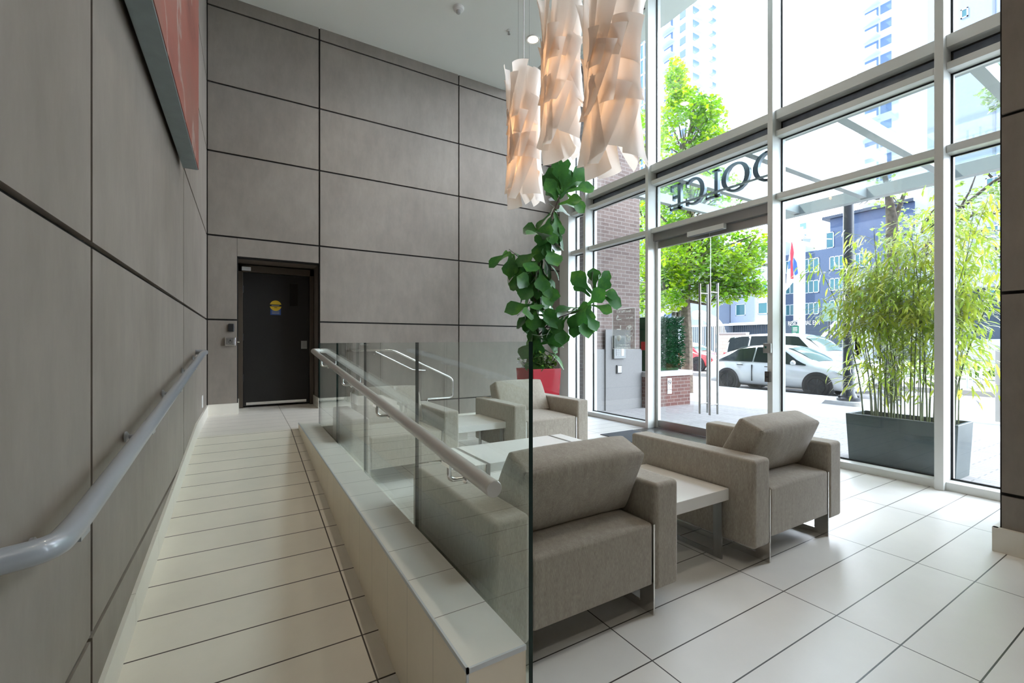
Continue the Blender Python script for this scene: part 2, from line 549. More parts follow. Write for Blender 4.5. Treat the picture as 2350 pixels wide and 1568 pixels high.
# sticker on the door
st = thing('door_sticker', 'round yellow sticker over a blue square on the black door', 'sticker', (.40, YD, 1.86))
O = st.location
MB().box(.335, YD - .006, 1.735, .475, YD - .001, 1.87).build('blue_square', M['blue'], st, O, label='blue lower square')
mb = MB().lathe([(.078, -.002), (.078, .002)], (.405, YD - .010, 1.875), 32, 1)
mb.build('yellow_disc', M['yellow'], st, O, label='yellow round disc')
mb = MB().box(.327, YD - .015, 1.862, .483, YD - .0125, 1.892).box(.385, YD - .015, 1.842, .425, YD - .0125, 1.850)
mb.build('black_band', M['black_plastic'], st, O, label='black band across the disc')
pm = plain('sticker_print', (.45, .46, .38), .6)
MB().box(.35, YD - .018, 1.872, .455, YD - .0155, 1.880).build('print', pm, st, O, label='pale line of print on the black band')
mb = MB()
for k in range(3): mb.box(.355, YD - .008, 1.752 + k * .02, .455, YD - .0065, 1.758 + k * .02)
mb.build('print', pm, st, O, label='pale lines of small print')
# card reader and push plate left of the door
MB().box(-.185, YB - .03, 1.46, -.115, YB, 1.565).build('card_reader', M['black_plastic'], bevel=.012, seg=3, label='small black card reader on the wall left of the black door', cat='card reader')
p = thing('push_plate', 'square steel push plate below the black card reader', 'push plate', (-.155, YB, 1.33))
O = p.location
MB().box(-.22, YB - .035, 1.275, -.10, YB, 1.385).build('plate', M['chrome'], p, O, bevel=.004)
mb = MB().box(-.205, YB - .038, 1.29, -.115, YB - .034, 1.37)
mb.build('button', M['steel'], p, O, bevel=.002)
mb = MB().tube([(-.16 + .017 * math.cos(a * .5), YB - .040, 1.322 + .017 * math.sin(a * .5)) for a in range(13)], .002, 6).box(-.165, YB - .041, 1.332, -.155, YB - .038, 1.352)
mb.build('wheelchair_mark', M['black_plastic'], p, O)
MB().lathe([(.014, -.012), (.014, .012)], (-.068, YB - .02, 1.325), 12, 0).build('door_stop', M['chrome'], smooth=True, label='tiny chrome stop on the edge of the door recess', cat='door stop')
# outlet on the left wall
MB().box(XL, 6.20, .56, XL + .008, 6.30, .70).build('wall_outlet', M['white_plastic'], bevel=.003, label='narrow white outlet cover low on the left wall', cat='outlet')

# baseboards
def strip_base(name, pts, h, t, axis, label):
    """pts: (along, bottom z); stands off plane by t"""
    mb = MB()
    for (a0, z0), (a1, z1) in zip(pts, pts[1:]):
        if axis[0] == 'x':
            p = axis[1]
            vs = [(p, a0, z0), (p + t, a0, z0), (p + t, a0, z0 + h), (p, a0, z0 + h), (p, a1, z1), (p + t, a1, z1), (p + t, a1, z1 + h), (p, a1, z1 + h)]
        else:
            p = axis[1]
            vs = [(a0, p, z0), (a0, p + t, z0), (a0, p + t, z0 + h), (a0, p, z0 + h), (a1, p, z1), (a1, p + t, z1), (a1, p + t, z1 + h), (a1, p, z1 + h)]
        mb.add(vs, [(0, 1, 2, 3), (7, 6, 5, 4), (0, 4, 5, 1), (1, 5, 6, 2), (2, 6, 7, 3), (3, 7, 4, 0)])
    return mb.build(name, M['base'], kind='structure', label=label, cat='baseboard')
strip_base('baseboard_left', [(-4, 0), (YR0, 0), (YR1, H), (YB, H)], .14, .016, ('x', XL), 'cream baseboard following the ramp along the left wall')
strip_base('baseboard_back', [(XL + .016, H), (DX0 + .0, H)], .145, -.016, ('y', YB), 'cream baseboard left of the black door')
strip_base('baseboard_back', [(DX1, H), (2.0, H)], .145, -.016, ('y', YB), 'cream baseboard right of the black door')
strip_base('baseboard_back', [(2.6, 0), (5.30, 0)], .10, -.016, ('y', YB), 'cream baseboard at the foot of the back wall behind the armchairs')
strip_base('baseboard_recess', [(YB - .016, H), (YD - .05, H)], .145, .016, ('x', DX0), 'cream baseboard on the left cheek of the door recess')
strip_base('baseboard_recess', [(YB - .016, H), (YD - .05, H)], .145, -.016, ('x', DX1), 'cream baseboard on the right cheek of the door recess')
strip_base('baseboard_right', [(-.55, 0), (.845, 0)], .15, -.03, ('x', 4.055), 'cream baseboard of the right column')
strip_base('baseboard_right', [(4.026, 0), (5.10, 0)], .15, .025, ('y', .82), 'cream baseboard on the return of the right column')

# curb beside the ramp
CY0, CY1, CX0, CX1, CZ = 1.082, 5.43, .511, .697, .43
MB().mat(0).box(CX0, CY0, -.02, CX1, CY1, CZ - .012).mat(1).box(CX0 + .004, CY0 + .004, CZ - .012, CX1, CY1, CZ).build(
    'ramp_curb', [M['curb_side'], M['curb_top']], kind='structure', label='low tiled curb wall along the ramp under the glass railing', cat='curb')
mb = MB().box(CX0 - .003, CY0 - .003, CZ - .013, CX0 + .004, CY1, CZ + .001).box(CX0 - .003, CY0 - .003, CZ - .013, CX1, CY0 + .004, CZ + .001)
mb.box(CX0 - .003, CY0 - .003, -.02, CX0 + .003, CY0 + .003, CZ - .012)
mb.build('trim_2', M['trim_metal'], kind='structure', label='metal edge trim along the top of the curb', cat='trim')

# ceiling fittings
def downlight(x, y, label):
    t = thing('downlight', label, 'downlight', (x, y, ZC), group='recessed ceiling downlights')
    O = t.location
    mb = MB().lathe([(.075, 0), (.105, 0), (.105, -.012), (.098, -.016), (.078, -.010), (.075, -.004)], (x, y, ZC), 28)
    mb.build('trim_ring', M['white_paint'], t, O, smooth=True)
    MB().lathe([(.074, -.0045), (.074, -.0025)], (x, y, ZC), 24).build('lens', M['down'], t, O)
    li = bpy.data.lights.new('downlight_lamp', 'SPOT')
    li.energy = DOWN_W; li.color = (1.0, .88, .72); li.spot_size = R(120); li.spot_blend = .8; li.shadow_soft_size = .07
    lo = bpy.data.objects.new('downlight_lamp', li); COL.objects.link(lo)
    lo.location = (0, 0, -.03); lo.parent = t
DOWN_W = 26
downlight(3.735, 5.60, 'lit round downlight in the ceiling beside the paper pendants')
for x, y in ((1.3, 5.6), (3.735, 3.2), (1.3, 3.2), (3.735, .8), (1.3, .8), (3.4, -1.6), (1.3, -1.6)):  # unseen fittings added to lift the interior light
    downlight(x, y, 'unseen round downlight added above the lobby to brighten it')
t = thing('smoke_detector', 'white smoke detector on the ceiling, left of the sprinkler', 'smoke detector', (2.51, 5.60, ZC))
MB().lathe([(0.001, 0), (.075, 0), (.075, -.012), (.068, -.035), (.05, -.045), (.001, -.045)], t.location, 28).build('base', M['white_plastic'], t, t.location, smooth=True)
MB().lathe([(.03, -.045), (.03, -.075), (.018, -.085), (.001, -.085)], t.location, 20).build('sensor', plain('detector_grey', (.42, .42, .42), .5), t, t.location, smooth=True)
t = thing('sprinkler_head', 'small ceiling sprinkler between the smoke detector and the downlight', 'sprinkler', (3.33, 5.63, ZC))
MB().lathe([(.001, 0), (.036, 0), (.036, -.006), (.012, -.014), (.001, -.014)], t.location, 20).build('rose', M['white_plastic'], t, t.location, smooth=True)
MB().cyl(t.location + Vector((0, 0, -.012)), t.location + Vector((0, 0, -.05)), .009).lathe([(.001, -.05), (.02, -.05), (.02, -.054), (.001, -.054)], t.location, 16).build('nozzle', M['steel'], t, t.location, smooth=True)

# picture box on the left wall
t = thing('wall_art', 'deep box canvas painted in abstract reds high on the left wall', 'wall art', (XL, 2.6, 2.63))
O = t.location
AX = XL + .115
mb = MB().box(XL + .02, .9, 2.63, AX, 4.17, 4.6)
mb.build('canvas_box', M['art_side'], t, O, bevel=.004)
MB().box(AX - .002, .9, 2.634, AX + .004, 4.168, 4.6).build('painted_face', M['art'], t, O)
MB().box(XL, 1.0, 2.75, XL + .022, 4.08, 4.5).build('wall_batten', M['joint'], t, O)

# ---------------------------------------------------------------- railing glass
PY = [(1.076, 2.063), (2.069, 3.134), (3.140, 4.205), (4.211, 5.31)]
LB = ['glass railing panel nearest the foot of the ramp', 'second glass railing panel from the foot of the ramp',
      'third glass railing panel from the foot of the ramp', 'glass railing panel at the head of the ramp']
for (a, b_), lab in zip(PY, LB):
    mb = MB()
    x0, x1, z0, z1 = .703, .717, .12, 1.306
    vs = [(x0, a, z0), (x1, a, z0), (x1, b_, z0), (x0, b_, z0), (x0, a, z1), (x1, a, z1), (x1, b_, z1), (x0, b_, z1)]
    mb.mat(0).add(vs, [(3, 0, 4, 7), (1, 2, 6, 5)])
    mb.mat(1).add(vs, [(0, 3, 2, 1), (4, 5, 6, 7), (0, 1, 5, 4), (2, 3, 7, 6)])
    mb.build('railing_glass', [M['rail_glass'], M['glass_edge']], label=lab, cat='glass panel', group='glass railing panels along the ramp')
MB().box(.697, CY0, .05, .7035, 5.31, .118).box(.717, CY0, .05, .73, 5.31, .2).box(.7035, CY0, .05, .717, 5.31, .118).build('glass_clamp_channel', M['trim_metal'], label='metal channel gripping the bottom of the glass railing', cat='clamp channel')

# ---------------------------------------------------------------- handrails
def bracket(mb, p, wall_dx, drop=.088):
    """U-shaped steel arm from under the rail at p to the wall plane p.x + wall_dx, with a rose"""
    p = Vector(p)
    q = p + Vector((wall_dx, 0, -drop + .01))
    mb.tube(fillet([p + Vector((0, 0, -.012)), p + Vector((0, 0, -drop)), q + Vector((0, 0, -.01)), q + Vector((0, 0, -.01))][:3], .025, 5), .0085, 10)
    s = 1 if wall_dx > 0 else -1
    mb.lathe([(.022, 0), (.022, -.006 * s), (.012, -.012 * s)], q + Vector((0, 0, -.01)), 16, 0)
    mb.box(p.x - .014, p.y - .035, p.z - .036, p.x + .014, p.y + .035, p.z - .022)

t = thing('handrail', 'grey-blue pipe handrail on the left panel wall', 'handrail', (XL, 3.2, .9))
O = t.location
hx = XL + .085
path = fillet([(XL, 1.235, .880), (hx, 1.27, .880), (hx, 1.40, .880), (hx, 5.05, 1.205), (hx, 5.42, 1.215), (XL, 5.46, 1.215)], .09, 8)
MB().tube(path, .0255, 16).build('rail', M['rail_left'], t, O, smooth=True, angle=60)
for y in (1.42, 2.35, 3.3, 4.25, 5.1):
    mb = MB(); bracket(mb, (hx, y, .880 + (y - 1.40) * .089), -.085 + .006, .042)
    mb.build('bracket', M['rail_left'], t, O, smooth=True)

t = thing('handrail', 'warm grey pipe handrail with a cut end on the glass railing', 'handrail', (.64, 3.2, .9))
O = t.location
rx = .635
path = [(rx, 1.165, .868), (rx, 1.50, .893)] + fillet([(rx, 1.60, .905), (rx, 4.9, 1.192), (rx, 5.24, 1.222), (.70, 5.30, 1.222)], .08, 8)
MB().tube(path, .0255, 18).build('rail', M['rail_right'], t, O, smooth=True, angle=60)
MB().lathe([(.0262, 0), (.0262, -.004), (.024, -.006)], (rx, 1.165, .868), 18, 1).build('end_cap', M['rail_right'], t, O, smooth=True)
for y in (1.50, 2.52, 3.54, 4.62):
    mb = MB(); bracket(mb, (rx, y, .893 + (y - 1.5) * .089), .066)
    mb.build('bracket', M['chrome'], t, O, smooth=True)

t = thing('stair_handrail', 'slim looped steel handrail by the steps on the back wall', 'handrail', (2.2, 6.93, .9))
O = t.location
wy = 6.92
path = fillet([(1.36, YB, 1.215), (1.38, wy, 1.20), (1.98, wy, 1.20), (2.93, wy, .745), (2.99, wy, .70), (2.99, wy, .40), (2.55, wy, .40)], .07, 6)
MB().tube(path, .019, 12).build('rail', M['chrome'], t, O, smooth=True, angle=60)
path = fillet([(1.72, wy, 1.175), (2.30, wy, .885), (2.52, wy, .865), (2.52, YB, .865)], .03, 5)
MB().tube(path, .013, 10).build('lower_tube', M['chrome'], t, O, smooth=True, angle=60)  # thin second tube below the main one
for p_ in ((1.7, 1.18), (2.55, .4)):
    MB().tube(fillet([(p_[0], wy, p_[1] - .012), (p_[0], wy, p_[1] - .05), (p_[0], YB, p_[1] - .05)], .02, 4), .007, 8).build('bracket', M['chrome'], t, O, smooth=True)

# ================================================================== FURNITURE
def cushion_mesh(x0, x1, sec, bulge, seed, n=12):
    """sec: four (y, z) corners of the side outline: rear bottom, rear top, front top, front bottom"""
    rr = random.Random(seed)
    rb, rt, ft, fb = [Vector((0, p[0], p[1])) for p in sec]
    mb = MB()
    def P(u, v, w):                      # u across, v rear->front, w bottom->top
        a = rb.lerp(fb, v); c = rt.lerp(ft, v)
        p = a.lerp(c, w)
        return Vector((x0 + (x1 - x0) * u, p.y, p.z))
    ctr = P(.5, .5, .5)
    def puff(p, nrm, a, b):
        k = (1 - (2 * a - 1) ** 4) * (1 - (2 * b - 1) ** 4)
        wr = mnoise.noise(Vector((p.x * 9 + seed, p.y * 9, p.z * 9))) * .006
        return p + nrm * (bulge * k + wr * k)
    g = [i / n for i in range(n + 1)]
    nr = (rt - rb).cross(Vector((1, 0, 0))).normalized()
    if nr.dot(rb - fb) < 0: nr = -nr
    nf = -nr
    nt_ = (ft - rt).cross(Vector((1, 0, 0))).normalized()
    if nt_.z < 0: nt_ = -nt_
    faces = [(lambda a, b: P(a, 0, b), nr), (lambda a, b: P(a, 1, b), nf), (lambda a, b: P(a, b, 1), nt_), (lambda a, b: P(a, b, 0), Vector((0, 0, -1)) * 0),
             (lambda a, b: P(0, a, b), Vector((-1, 0, 0))), (lambda a, b: P(1, a, b), Vector((1, 0, 0)))]
    for fn, nrm in faces:
        vs = [puff(fn(a, b), nrm, a, b) for a in g for b in g]
        m_ = n + 1
        mb.add(vs, [(i * m_ + j, (i + 1) * m_ + j, (i + 1) * m_ + j + 1, i * m_ + j + 1) for i in range(n) for j in range(n)])
    return mb

def weld(ob, d=.0005):
    bm = bmesh.new(); bm.from_mesh(ob.data)
    bmesh.ops.remove_doubles(bm, verts=bm.verts, dist=d)
    bmesh.ops.recalc_face_normals(bm, faces=bm.faces)
    for f_ in bm.faces: f_.smooth = True
    bm.to_mesh(ob.data); bm.free()

def armchair(label, loc, rz):
    """rear edge at local y = 0, facing +y"""
    t = thing('armchair', label, 'armchair', loc, rz, group='boxy grey lobby armchairs')
    # seat block, crowned on top
    n = 12; mb = MB(); w, d_, z0, z1 = .346, .93, .155, .445
    g = [i / n for i in range(n + 1)]; m_ = n + 1
    top = []
    for a in g:
        for b_ in g:
            k = (1 - (2 * a - 1) ** 4) * (1 - (2 * b_ - 1) ** 6)
            top.append((-w + 2 * w * a, d_ * b_, z1 + .03 * k))
    mb.add(top, [(i * m_ + j, (i + 1) * m_ + j, (i + 1) * m_ + j + 1, i * m_ + j + 1) for i in range(n) for j in range(n)])
    for pa, pb in (((0, 0), (1, 0)), ((1, 0), (1, 1)), ((1, 1), (0, 1)), ((0, 1), (0, 0))):
        vs = []
        for i in range(n + 1):
            s = i / n
            x = -w + 2 * w * (pa[0] + (pb[0] - pa[0]) * s); y = d_ * (pa[1] + (pb[1] - pa[1]) * s)
            vs += [(x, y, z0), (x, y, z1)]
        mb.add(vs, [(2 * i, 2 * i + 2, 2 * i + 3, 2 * i + 1) for i in range(n)])
    mb.add([(-w, 0, z0), (w, 0, z0), (w, d_, z0), (-w, d_, z0)], [(0, 3, 2, 1)])
    o = mb.build('seat', M['fabric'], t, bevel=.018, seg=3); weld(o)
    for s in (-1, 1):
        x0, x1 = sorted((s * .358, s * .522))
        o = MB().box(x0, -.005, .113, x1, .945, .628).build('armrest', M['fabric'], t, bevel=.022, seg=4)
        # flat steel sled between arm and seat
        xs = s * .352
        pl = MB().box(xs - .005, .0, 0, xs + .005, .085, .435).box(xs - .005, .845, 0, xs + .005, .93, .435).box(xs - .005, .085, 0, xs + .005, .845, .035).box(xs - .005, .085, .2, xs + .005, .845, .3)
        pl.build('leg', M['chrome'], t)
    o = cushion_mesh(-.342, .342, [(.175, .462), (.042, .768), (.20, .832), (.405, .462)], .022, int(loc[0] * 10) + 3).build('back_cushion', M['fabric'], t, bevel=.03, seg=4)
    weld(o)
    return t

armchair('grey armchair nearest the camera, seen from behind, beside the glass railing', (1.327, 1.474, 0), 0)
armchair('grey armchair seen from behind beside the planter window, right of the side table', (3.023, 1.474, 0), 0)
armchair('grey armchair facing the camera in front of the red planter', (3.015, 5.05, 0), math.pi)
armchair('grey armchair facing the camera behind the glass, left of the far side table', (1.327, 5.05, 0), math.pi)

def side_table(label, x0, x1, y0, y1):
    t = thing('side_table', label, 'side table', ((x0 + x1) / 2, (y0 + y1) / 2, 0), group='white side tables between armchairs')
    O = t.location
    mb = MB().mat(0).box(x0, y0, .362, x1, y1, .432)
    mb.build('table_top', M['table'], t, O, bevel=.003)
    for x in (x0 + .006, x1 - .030):
        a = MB().box(x, y0 + .03, 0, x + .012, y0 + .085, .362).box(x, y1 - .085, 0, x + .012, y1 - .03, .362).box(x, y0 + .085, 0, x + .012, y1 - .085, .03)
        a.build('leg', M['steel'], t, O)
    return t
side_table('white square side table between the two near armchairs', 1.862, 2.492, 1.62, 2.26)
side_table('white square side table between the two far armchairs', 1.862, 2.492, 4.28, 4.92)

t = thing('coffee_table', 'low white coffee table with two inlaid steel straps in the middle of the seating', 'coffee table', (2.07, 3.25, 0))
O = t.location
for a, b_ in ((1.44, 1.545), (1.577, 2.54), (2.572, 2.70)):
    MB().box(a, 2.945, .335, b_, 3.555, .402).build('table_top', M['table'], t, O, bevel=.002)
for x in (1.545, 2.54):
    mb = MB().box(x + .001, 2.938, 0, x + .031, 2.95, .399).box(x + .001, 3.55, 0, x + .031, 3.562, .399).box(x + .001, 2.95, .391, x + .031, 3.55, .399).box(x + .001, 2.95, 0, x + .031, 3.55, .012)
    mb.build('leg', M['door_rail'], t, O)

# entrance mat
t = thing('entrance_mat', 'dark rubber entrance mat inside the glass doors', 'mat', (4.6, 3.9, 0))
MB().box(4.355, 2.98, 0, 4.98, 4.80, .008).build('mat', M['mat_rubber'], t, t.location)
mb = MB()
for k in range(13): mb.box(4.99 + k * .036, 2.98, 0, 5.012 + k * .036, 4.80, .008)
mb.build('grille', M['steel'], t, t.location)

# ---------------------------------------------------------------- pendants
def pendant(label, c, z0, z1, rad, seed):
    rr = random.Random(seed)
    t = thing('pendant_lamp', label, 'pendant lamp', (c[0], c[1], z0), group='paper sheet pendant lamps')
    O = Vector(t.location)
    Hh = z1 - z0
    MB().tube([(c[0], c[1], z0 + Hh * .62), (c[0], c[1], ZC)], .005, 8).build('cord', plain('pale_cord', (.7, .7, .68), .5), t, O)
    mb = MB()
    for dx, dy in ((.05, -.04), (-.06, .02)):
        mb.tube([(c[0] + dx, c[1] + dy, z0 + Hh * .7), (c[0] + dx, c[1] + dy, ZC)], .0015, 5)
    mb.build('hanging_wire', M['steel'], t, O)
    MB().lathe([(.001, 0), (.06, 0), (.06, -.03), (.001, -.03)], (c[0], c[1], ZC), 20).build('ceiling_rose', M['white_paint'], t, O, smooth=True)
    for k in (.28, .58):
        MB().lathe([(.004, -.045), (.025, -.035), (.033, 0), (.025, .032), (.012, .05), (.012, .08)], (c[0], c[1], z0 + Hh * k), 14).build('bulb', M['bulb'], t, O, smooth=True)
    for k in (.28, .58):
        li = bpy.data.lights.new('pendant_bulb_light', 'POINT')
        li.energy = 1.3; li.color = (1.0, .55, .27); li.shadow_soft_size = .05
        lo = bpy.data.objects.new('pendant_bulb_light', li); COL.objects.link(lo)
        lo.location = (0, 0, Hh * k); lo.parent = t
    # long leaning paper sheets in four overlapping rows, corners free
    for ti, (fc, cnt, rs) in enumerate(((.78, 9, .92), (.50, 9, 1.0), (.23, 9, .94))):
        a00 = rr.random() * 6.28
        for k in range(cnt):
            a0 = a00 + k * 2 * math.pi / cnt + rr.uniform(-.15, .15)
            wd = rad * rr.uniform(.80, 1.12)
            ln = Hh * rr.uniform(.40, .50)
            phi = R(rr.uniform(9, 27)) if rr.random() < .85 else R(rr.uniform(-12, 0))
            zc = z0 + Hh * (fc + rr.uniform(-.065, .06))
            off = rr.uniform(-.05, .05)
            nu, nv = 8, 12
            vs = []
            for j in range(nv + 1):
                tt = ln * (j / nv - .5)
                for i in range(nu + 1):
                    s = wd * (i / nu - .5)
                    S = s * math.cos(phi) + tt * math.sin(phi)
                    Z = zc + tt * math.cos(phi) - s * math.sin(phi)
                    zf = min(1, max(0, (Z - z0) / Hh))
                    e = abs(2 * tt / ln)
                    r_ = rad * (rs * (.80 + .20 * abs(2 * zf - 1) ** 1.7) + off + .10 * max(0, (e - .5) / .5) ** 2 + .15 * (2 * s / wd) + .03 * math.sin(3 * s / wd + k))
                    ang = a0 + S / rad
                    vs.append((c[0] + r_ * math.cos(ang), c[1] + r_ * math.sin(ang), Z))
            m_ = nu + 1
            fs = [(j * m_ + i, j * m_ + i + 1, (j + 1) * m_ + i + 1, (j + 1) * m_ + i) for j in range(nv) for i in range(nu)]
            MB().add(vs, fs).build('shade_sheet', M['sheet'], t, O, smooth=True)
    return t
pendant('smallest paper pendant lamp, hanging lowest and furthest left', (2.74, 4.30), 2.93, 4.40, .205, 11)
pendant('middle paper pendant lamp, hanging highest of the three', (2.74, 3.60), 3.27, 4.82, .215, 25)
pendant('largest paper pendant lamp, the one nearest the glass front', (2.755, 2.90), 2.85, 4.37, .262, 37)

# ---------------------------------------------------------------- red planter, fig tree, under-planting
px0, px1, py0, py1, pz = 3.62, 4.13, 5.42, 5.90, .925
t = thing('red_planter', 'tall tapered glossy red planter in the corner behind the armchair', 'planter', ((px0 + px1) / 2, (py0 + py1) / 2, 0))
O = t.location
k = .045
mb = MB().add([(px0 + k, py0 + k, 0), (px1 - k, py0 + k, 0), (px1 - k, py1 - k, 0), (px0 + k, py1 - k, 0), (px0, py0, pz), (px1, py0, pz), (px1, py1, pz), (px0, py1, pz),
               (px0 + .02, py0 + .02, pz), (px1 - .02, py0 + .02, pz), (px1 - .02, py1 - .02, pz), (px0 + .02, py1 - .02, pz),
               (px0 + .03, py0 + .03, pz - .06), (px1 - .03, py0 + .03, pz - .06), (px1 - .03, py1 - .03, pz - .06), (px0 + .03, py1 - .03, pz - .06)],
              [(0, 3, 2, 1), (0, 1, 5, 4), (1, 2, 6, 5), (2, 3, 7, 6), (3, 0, 4, 7), (4, 5, 9, 8), (5, 6, 10, 9), (6, 7, 11, 10), (7, 4, 8, 11),
               (8, 9, 13, 12), (9, 10, 14, 13), (10, 11, 15, 14), (11, 8, 12, 15)])
mb.build('pot', M['red_pot'], t, O, bevel=.004)
MB().box(px0 + .028, py0 + .028, pz - .10, px1 - .028, py1 - .028, pz - .055).build('soil', M['soil'], t, O)

def leaf_mesh(mb, p, direction, up, length, width, outline, nv=6, bend=.25, fold=.12, wave=.0, seed=0):
    """a curved leaf blade with a folded midrib starting at p"""
    d = Vector(direction).normalized()
    s = d.cross(Vector(up))
    s = s.normalized() if s.length > 1e-4 else d.orthogonal().normalized()
    n = s.cross(d).normalized()
    vs = []
    for j in range(nv + 1):
        v = j / nv
        w = outline(v) * width
        c = Vector(p) + d * (length * (v - .12 * bend * v * v)) - n * (length * bend * v * v)
        wv = wave * math.sin(v * 15 + seed)
        vs += [c - s * w + n * (fold * w + wv), c - s * w * .5 + n * (fold * w * .35), c, c + s * w * .5 + n * (fold * w * .35), c + s * w + n * (fold * w - wv)]
    fs = []
    for j in range(nv):
        for i in range(4):
            a = j * 5 + i
            fs.append((a, a + 1, a + 6, a + 5))
    mb.add(vs, fs)
fiddle = lambda v: (.10 + .44 * math.sin(min(1, v * 1.15) * math.pi * .5) - .17 * math.exp(-((v - .36) / .15) ** 2) + .42 * math.exp(-((v - .74) / .22) ** 2)) * math.sqrt(max(0, 1 - max(0, (v - .72) / .28) ** 2.4)) if v < 1 else .02

t = thing('fig_tree', 'tall fiddle-leaf fig with big glossy leaves growing from the red planter', 'plant', (3.86, 5.66, pz - .055))
O = Vector(t.location)
D0 = 6.84
def FP(u, v, dd=0.0): return at_depth(u, v, D0 + dd)
stems = [
    ('trunk', [O + Vector((0, 0, -.01)), FP(1238, 800), FP(1232, 740), FP(1226, 680, .05), FP(1236, 620), FP(1247, 560, -.05), FP(1262, 505), FP(1280, 462, .05), FP(1296, 430)], .017),
    ('branch', [FP(1236, 770), FP(1256, 748), FP(1285, 728, -.1), FP(1325, 715, -.15), FP(1352, 700, -.15), FP(1366, 668, -.15)], .011),
    ('branch', [FP(1230, 640, .02), FP(1212, 612, .1), FP(1190, 590, .15), FP(1168, 572, .15)], .010),
]
for nm, pts, r_ in stems:
    n_ = len(pts)
    MB().tube(pts, [r_ * (1 - .55 * i / (n_ - 1)) for i in range(n_)], 8).build(nm, M['bark_dark'], t, O, smooth=True)
mb = MB()
fr = random.Random(5)
def sprout(pts, count, l0, l1, spread, droop, t0=0.0, tip=False):
    for k in range(count):
        f = t0 + (1 - t0) * (k + .5) / count
        x = f * (len(pts) - 1); i = min(int(x), len(pts) - 2); fr_ = x - i
        p = Vector(pts[i]).lerp(Vector(pts[i + 1]), fr_)
        a = k * 2.4 + fr.uniform(-.5, .5)
        ax = (Vector(pts[i + 1]) - Vector(pts[i])).normalized()
        side = RT * math.cos(a) - FW * math.sin(a) * .9
        up = fr.uniform(-droop, .30)
        if tip and f > .86: up = fr.uniform(.3, 1.1)
        d_ = (side * spread + Vector((0, 0, up))).normalized()
        L = fr.uniform(l0, l1)
        leaf_mesh(mb, p + d_ * .035, d_, Vector((0, 0, .45)) + side * .8 + FW * fr.uniform(-1.0, -.1), L, L * fr.uniform(.30, .37), fiddle, 7, fr.uniform(.1, .55), .16, .006, k)
sprout(stems[0][1], 128, .33, .46, .58, 1.45, .12, True)
sprout(stems[1][1], 30, .32, .44, .6, 1.1, .30, True)
sprout(stems[2][1], 20, .32, .44, .7, 1.5, .30)
# the upright tip leaves
for u, v, du, dv, L in ((1290, 440, .10, 1, .42), (1285, 445, -.35, 1, .44), (1300, 440, .9, .25, .46), (1366, 672, -.05, 1, .40), (1368, 672, .9, -.05, .36), (1370, 676, .95, -.35, .44), (1300, 445, .75, -.65, .40)):
    leaf_mesh(mb, FP(u, v, -.05), RT * du + Vector((0, 0, dv)), -FW + Vector((0, 0, .4)), L, L * .30, fiddle, 7, .18, .18, .006, u)
mb.build('foliage', M['fig'], t, O, smooth=True, angle=80)

t = thing('ground_cover_plant', 'bushy small-leaved plant around the fig trunk in the red planter', 'plant', (3.87, 5.66, pz - .055))
O = Vector(t.location)
mb = MB(); ms = MB()
oval = lambda v: .5 * math.sin(math.pi * min(1, .12 + v * .88)) ** .8
for k in range(64):
    a = fr.uniform(0, 6.283); r_ = fr.uniform(.04, .2)
    b0 = O + Vector((math.cos(a) * r_, math.sin(a) * r_, 0))
    tipp = b0 + Vector((math.cos(a) * fr.uniform(.02, .13), math.sin(a) * fr.uniform(.02, .15), fr.uniform(.14, .30)))
    ms.tube([b0, b0.lerp(tipp, .5) + Vector((0, 0, .03)), tipp], .003, 5)
    for j in range(11):
        f = fr.uniform(.3, 1.05)
        dr = Vector((fr.uniform(-1, 1), fr.uniform(-1, 1), fr.uniform(-.2, .8)))
        leaf_mesh(mb, b0.lerp(tipp, f), dr, Vector((0, 0, 1)), fr.uniform(.045, .085), .045, oval, 3, .3, .1)
ms.build('stem', plain('green_stem', (.06, .14, .03), .6), t, O)
mb.build('foliage', M['pothos'], t, O, smooth=True, angle=80)

# ================================================================== GLASS FRONT
MUL = [(6.71, 6.985), (6.215, 6.272), (4.758, 4.813), (2.887, 2.947), (1.405, 1.468), (-.08, -.02), (-1.50, -1.44)]  # last two go with the unseen bay added for daylight
for i, (a, b_) in enumerate(MUL):
    mb = MB().mat(0).box(XF, a, 0, XG - .004, b_, ZH).box(XG + .024, a - .004, -.1, XG + .085, b_ + .004, ZH)
    mb.mat(1).box(XG - .004, a + .006, 0, XG + .024, b_ - .006, ZH)
    mb.build('trim_%d' % (i + 3 if i < 5 else 95 + i), [M['alu'], M['gasket']], kind='structure', cat='mullion', bevel=.003,
             label=['broad aluminium jamb where the glass front meets the back wall', 'aluminium mullion nearest the back wall', 'aluminium mullion on the hinge side left of the entrance doors',
                    'aluminium mullion right of the entrance doors', 'aluminium mullion in front of the bamboo planter'][i] if i < 5 else 'unseen aluminium mullion added with the bay past the column')
BAYS = [(6.272, 6.71, 'narrow bay by the back wall'), (4.813, 6.215, 'bay left of the doors'), (2.947, 4.758, 'door bay'), (1.468, 2.887, 'bay right of the doors'), (-.02, 1.405, 'bay running behind the right column'), (-1.44, -.08, 'unseen bay added past the column for daylight')]  # last bay is unseen, added to let more daylight onto the ramp
MB().box(5.30, -4.0, 0, 5.56, -1.50, 6.8).build('wall_right', M['panel'], kind='structure', label='unseen taupe wall added past the glass front to cut daylight', cat='wall')  # unseen, added to cut the light on the chair backs
TR = [(0, .072, 'sill'), (2.995, 3.065, 'lower transom'), (3.735, 3.80, 'middle transom'), (3.935, 4.045, 'upper transom'), (ZH - .07, ZH, 'head')]
nt_ = 8
